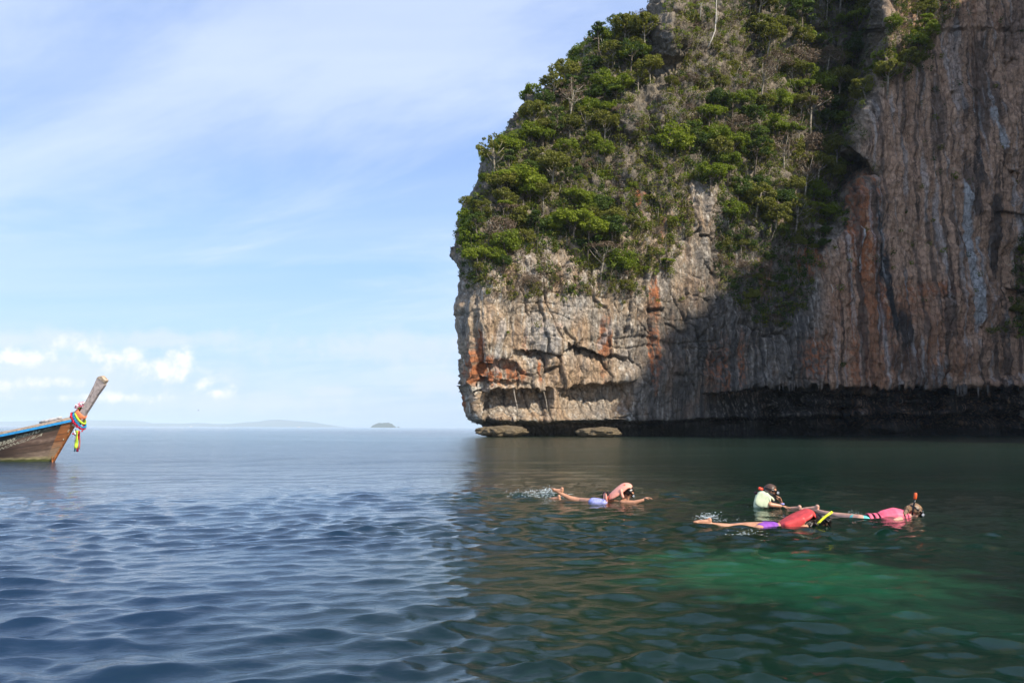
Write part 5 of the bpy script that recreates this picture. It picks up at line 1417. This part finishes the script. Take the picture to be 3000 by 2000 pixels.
# --- fourth snorkeller: pink and black wetsuit, aqua shorts, at the right
Fig.sink = 0.6
f = Fig(2640, 1508, 11.9, 'person in a pink and black top and aqua shorts snorkelling at the far right')
P = f.p
f.head(P(2680, 1488), (.72, -.05, -.62), (.65, 0, .75), .098)
f.limb([P(2668, 1497), P(2645, 1506)], [.052, .065])
f.limb([P(2640, 1512), P(2600, 1514), P(2560, 1515), P(2520, 1514)], [.120, .125, .10, .10])
f.limb([P(2636, 1510, -.17), P(2612, 1520, -.26), P(2640, 1530, -.30)], [.05, .04, .03])
f.hand(P(2642, 1531, -.30), (1, 0, -.2), (0, 0, -1))
f.limb([P(2636, 1510, .17), P(2660, 1520, .30), P(2690, 1524, .34)], [.05, .04, .03])
f.hand(P(2692, 1524, .34), (1, 0, -.2), (0, 0, -1))
f.limb([P(2520, 1508, -.05), P(2470, 1502, .25), P(2440, 1498, .42)], [.10, .072, .055])
f.limb([P(2440, 1497, .42), P(2415, 1493, .60), P(2392, 1487, .80)], [.054, .048, .034])
f.foot(P(2390, 1486, .80), P(2340, 1490, 1.0), (-.05, 0, 1))
f.limb([P(2520, 1508, .12), P(2455, 1500, .45), P(2400, 1494, .80), P(2340, 1488, 1.10)], [.10, .070, .050, .034])
f.foot(P(2338, 1487, 1.10), P(2302, 1487, 1.3), (0, 0, 1))
f.done(M_SKIN2)
fan = [([P(2668, 1484, -.05), P(2656, 1490, -.08), P(2648, 1500, -.10), P(2652, 1508, -.12)], .016, 26), ([P(2666, 1478, -.02), P(2658, 1480, -.03), P(2650, 1486, -.04)], .014, 12), ([P(2690, 1480, -.05), P(2696, 1488, -.07), P(2688, 1496, -.09)], .012, 14)]
f.hair(M_HAIRBL, seed=9, extra=fan)
f.mask()
f.shell('aqua_shorts', [([P(2532, 1511, -.07), P(2502, 1506, .05)], [.105, .090]), ([P(2532, 1511, .08), P(2502, 1506, .21)], [.105, .090])], M_AQUA)
f.sink = 0.15
f.shell('pink_top', [([P(2638, 1508, 0), P(2618, 1506, 0), P(2592, 1510, 0)], [.150, .165, .145])], M_PINKV)
f.sink = 0.40
f.shell('black_waist', [([P(2590, 1511, 0), P(2538, 1512, 0)], [.135, .108])], M_BLACK)
for a in (2576, 2561, 2545):
    mb = MB(); rr0 = np.interp(a, [2538, 2590], [.113, .139]); c = P(a, 1511.5) - Vector((0, 0, f.sink * rr0))
    for q in (0,):
        pts = [c + Vector((0, rr0 * math.cos(w_), rr0 * math.sin(w_))) for w_ in np.linspace(0, math.pi, 16)]
        V = [];
        for p_ in pts: V += [p_ + Vector((-.028, 0, 0)), p_ + Vector((.028, 0, 0))]
        mb.add(V, [(2 * i, 2 * i + 1, 2 * i + 3, 2 * i + 2) for i in range(15)])
    o = mb.build('pink_stripe', M_PINKV, f.root); md = o.modifiers.new('thickness', 'SOLIDIFY'); md.thickness = .006
f.snorkel([(2672, 1503), (2674, 1490), (2677, 1472), (2681, 1455)], .014, M_BLACK, [(2680.5, 1456), (2682.5, 1437.5)], M_ORTIP, dy=-.16)

# ------------------------------------------------------------------ splashes
M_FOAM = simple('white_foam', (0.62, 0.70, 0.72), .5, .05, 30)
def splash(name, spots, seed, label):
    r_ = random.Random(seed); mb = MB()
    for (px, py, wx, wy, n, zmax, sz) in spots:
        for i in range(n):
            a = px + r_.gauss(0, 1) * wx; b_ = py + r_.gauss(0, 1) * wy
            d = rays(a, b_); t_ = -H / d[2]; x, y = float(d[0] * t_), float(d[1] * t_)
            z = sea_z(x, y) + (abs(r_.gauss(0, 1)) * zmax if r_.random() < .35 else .002)
            s_ = sz * r_.uniform(.3, 1.3)
            mb.ball((x, y, z), (s_ * r_.uniform(1, 3.0), s_ * r_.uniform(1, 3), s_ * (.35 if z < .05 else .9)), 6, 4, Euler((0, 0, r_.random() * 3)).to_matrix())
    o = mb.build(name, M_FOAM); tag(o, kind='stuff')
splash('foam', [(1604, 1446, 14, 5, 300, .05, .007), (1575, 1446, 26, 5, 230, .02, .007), (1530, 1445, 30, 6, 140, .01, .006), (1650, 1452, 18, 3, 60, .03, .006)], 1, '')
splash('foam', [(2075, 1512, 16, 4, 190, .03, .006), (2110, 1520, 30, 4, 70, .01, .005), (2180, 1558, 24, 5, 60, .01, .005), (2500, 1498, 10, 3, 30, .02, .005), (2692, 1507, 10, 3, 40, .03, .005), (2230, 1484, 14, 2, 30, .01, .005)], 2, '')

# ------------------------------------------------------------------ bird and two distant boats
mb = MB(); c = atv(581, 1202, 160.0)
bd = empty('seabird', c, 0, 'tiny dark bird flying low over the far sea right of the boat', 'bird')
mb.cap((-.25, 0, 0), .05, (.2, 0, .02), .09, 8); mb.ball((.3, 0, .05), .06, 8, 6); mb.build('body', M_BLACK, bd)
bd.scale = (.45, .45, .45)
for s_ in (-1, 1):
    mb = MB(); mb.add([(-.1, 0, .03), (.12, 0, .03), (.16, s_ * .35, .20), (-.05, s_ * .38, .19), (-.02, s_ * .8, .06)], [(0, 1, 2, 3), (3, 2, 4)]); mb.build('wing', M_BLACK, bd, False)
M_WPAINT = simple('white_boat_paint', (.8, .8, .8), .4, .03)
for px, lab in ((560, 'tiny white boat on the horizon nearer the long-tail boat'), (877, 'tiny white boat on the horizon under the highest far hill')):
    c = atv(px, 1249, 2500.0); c.z = 0
    e = empty('motor_boat', c, 0, lab, 'boat')
    mb = MB(); mb.add([(-4, -1.2, 0), (3, -1.2, 0), (5, 0, 1.3), (3, 1.2, 0), (-4, 1.2, 0), (-4, -1.4, 1.2), (3, -1.5, 1.2), (3, 1.5, 1.2), (-4, 1.4, 1.2)], [(0, 1, 6, 5), (1, 2, 6), (2, 3, 7), (3, 4, 8, 7), (4, 0, 5, 8), (5, 6, 2, 7, 8)]); mb.build('hull', M_WPAINT, e, False)
    mb = MB(); mb.box((-1, 0, 2.2), (3.5, 2, 2)); mb.build('cabin', M_WPAINT, e, False)
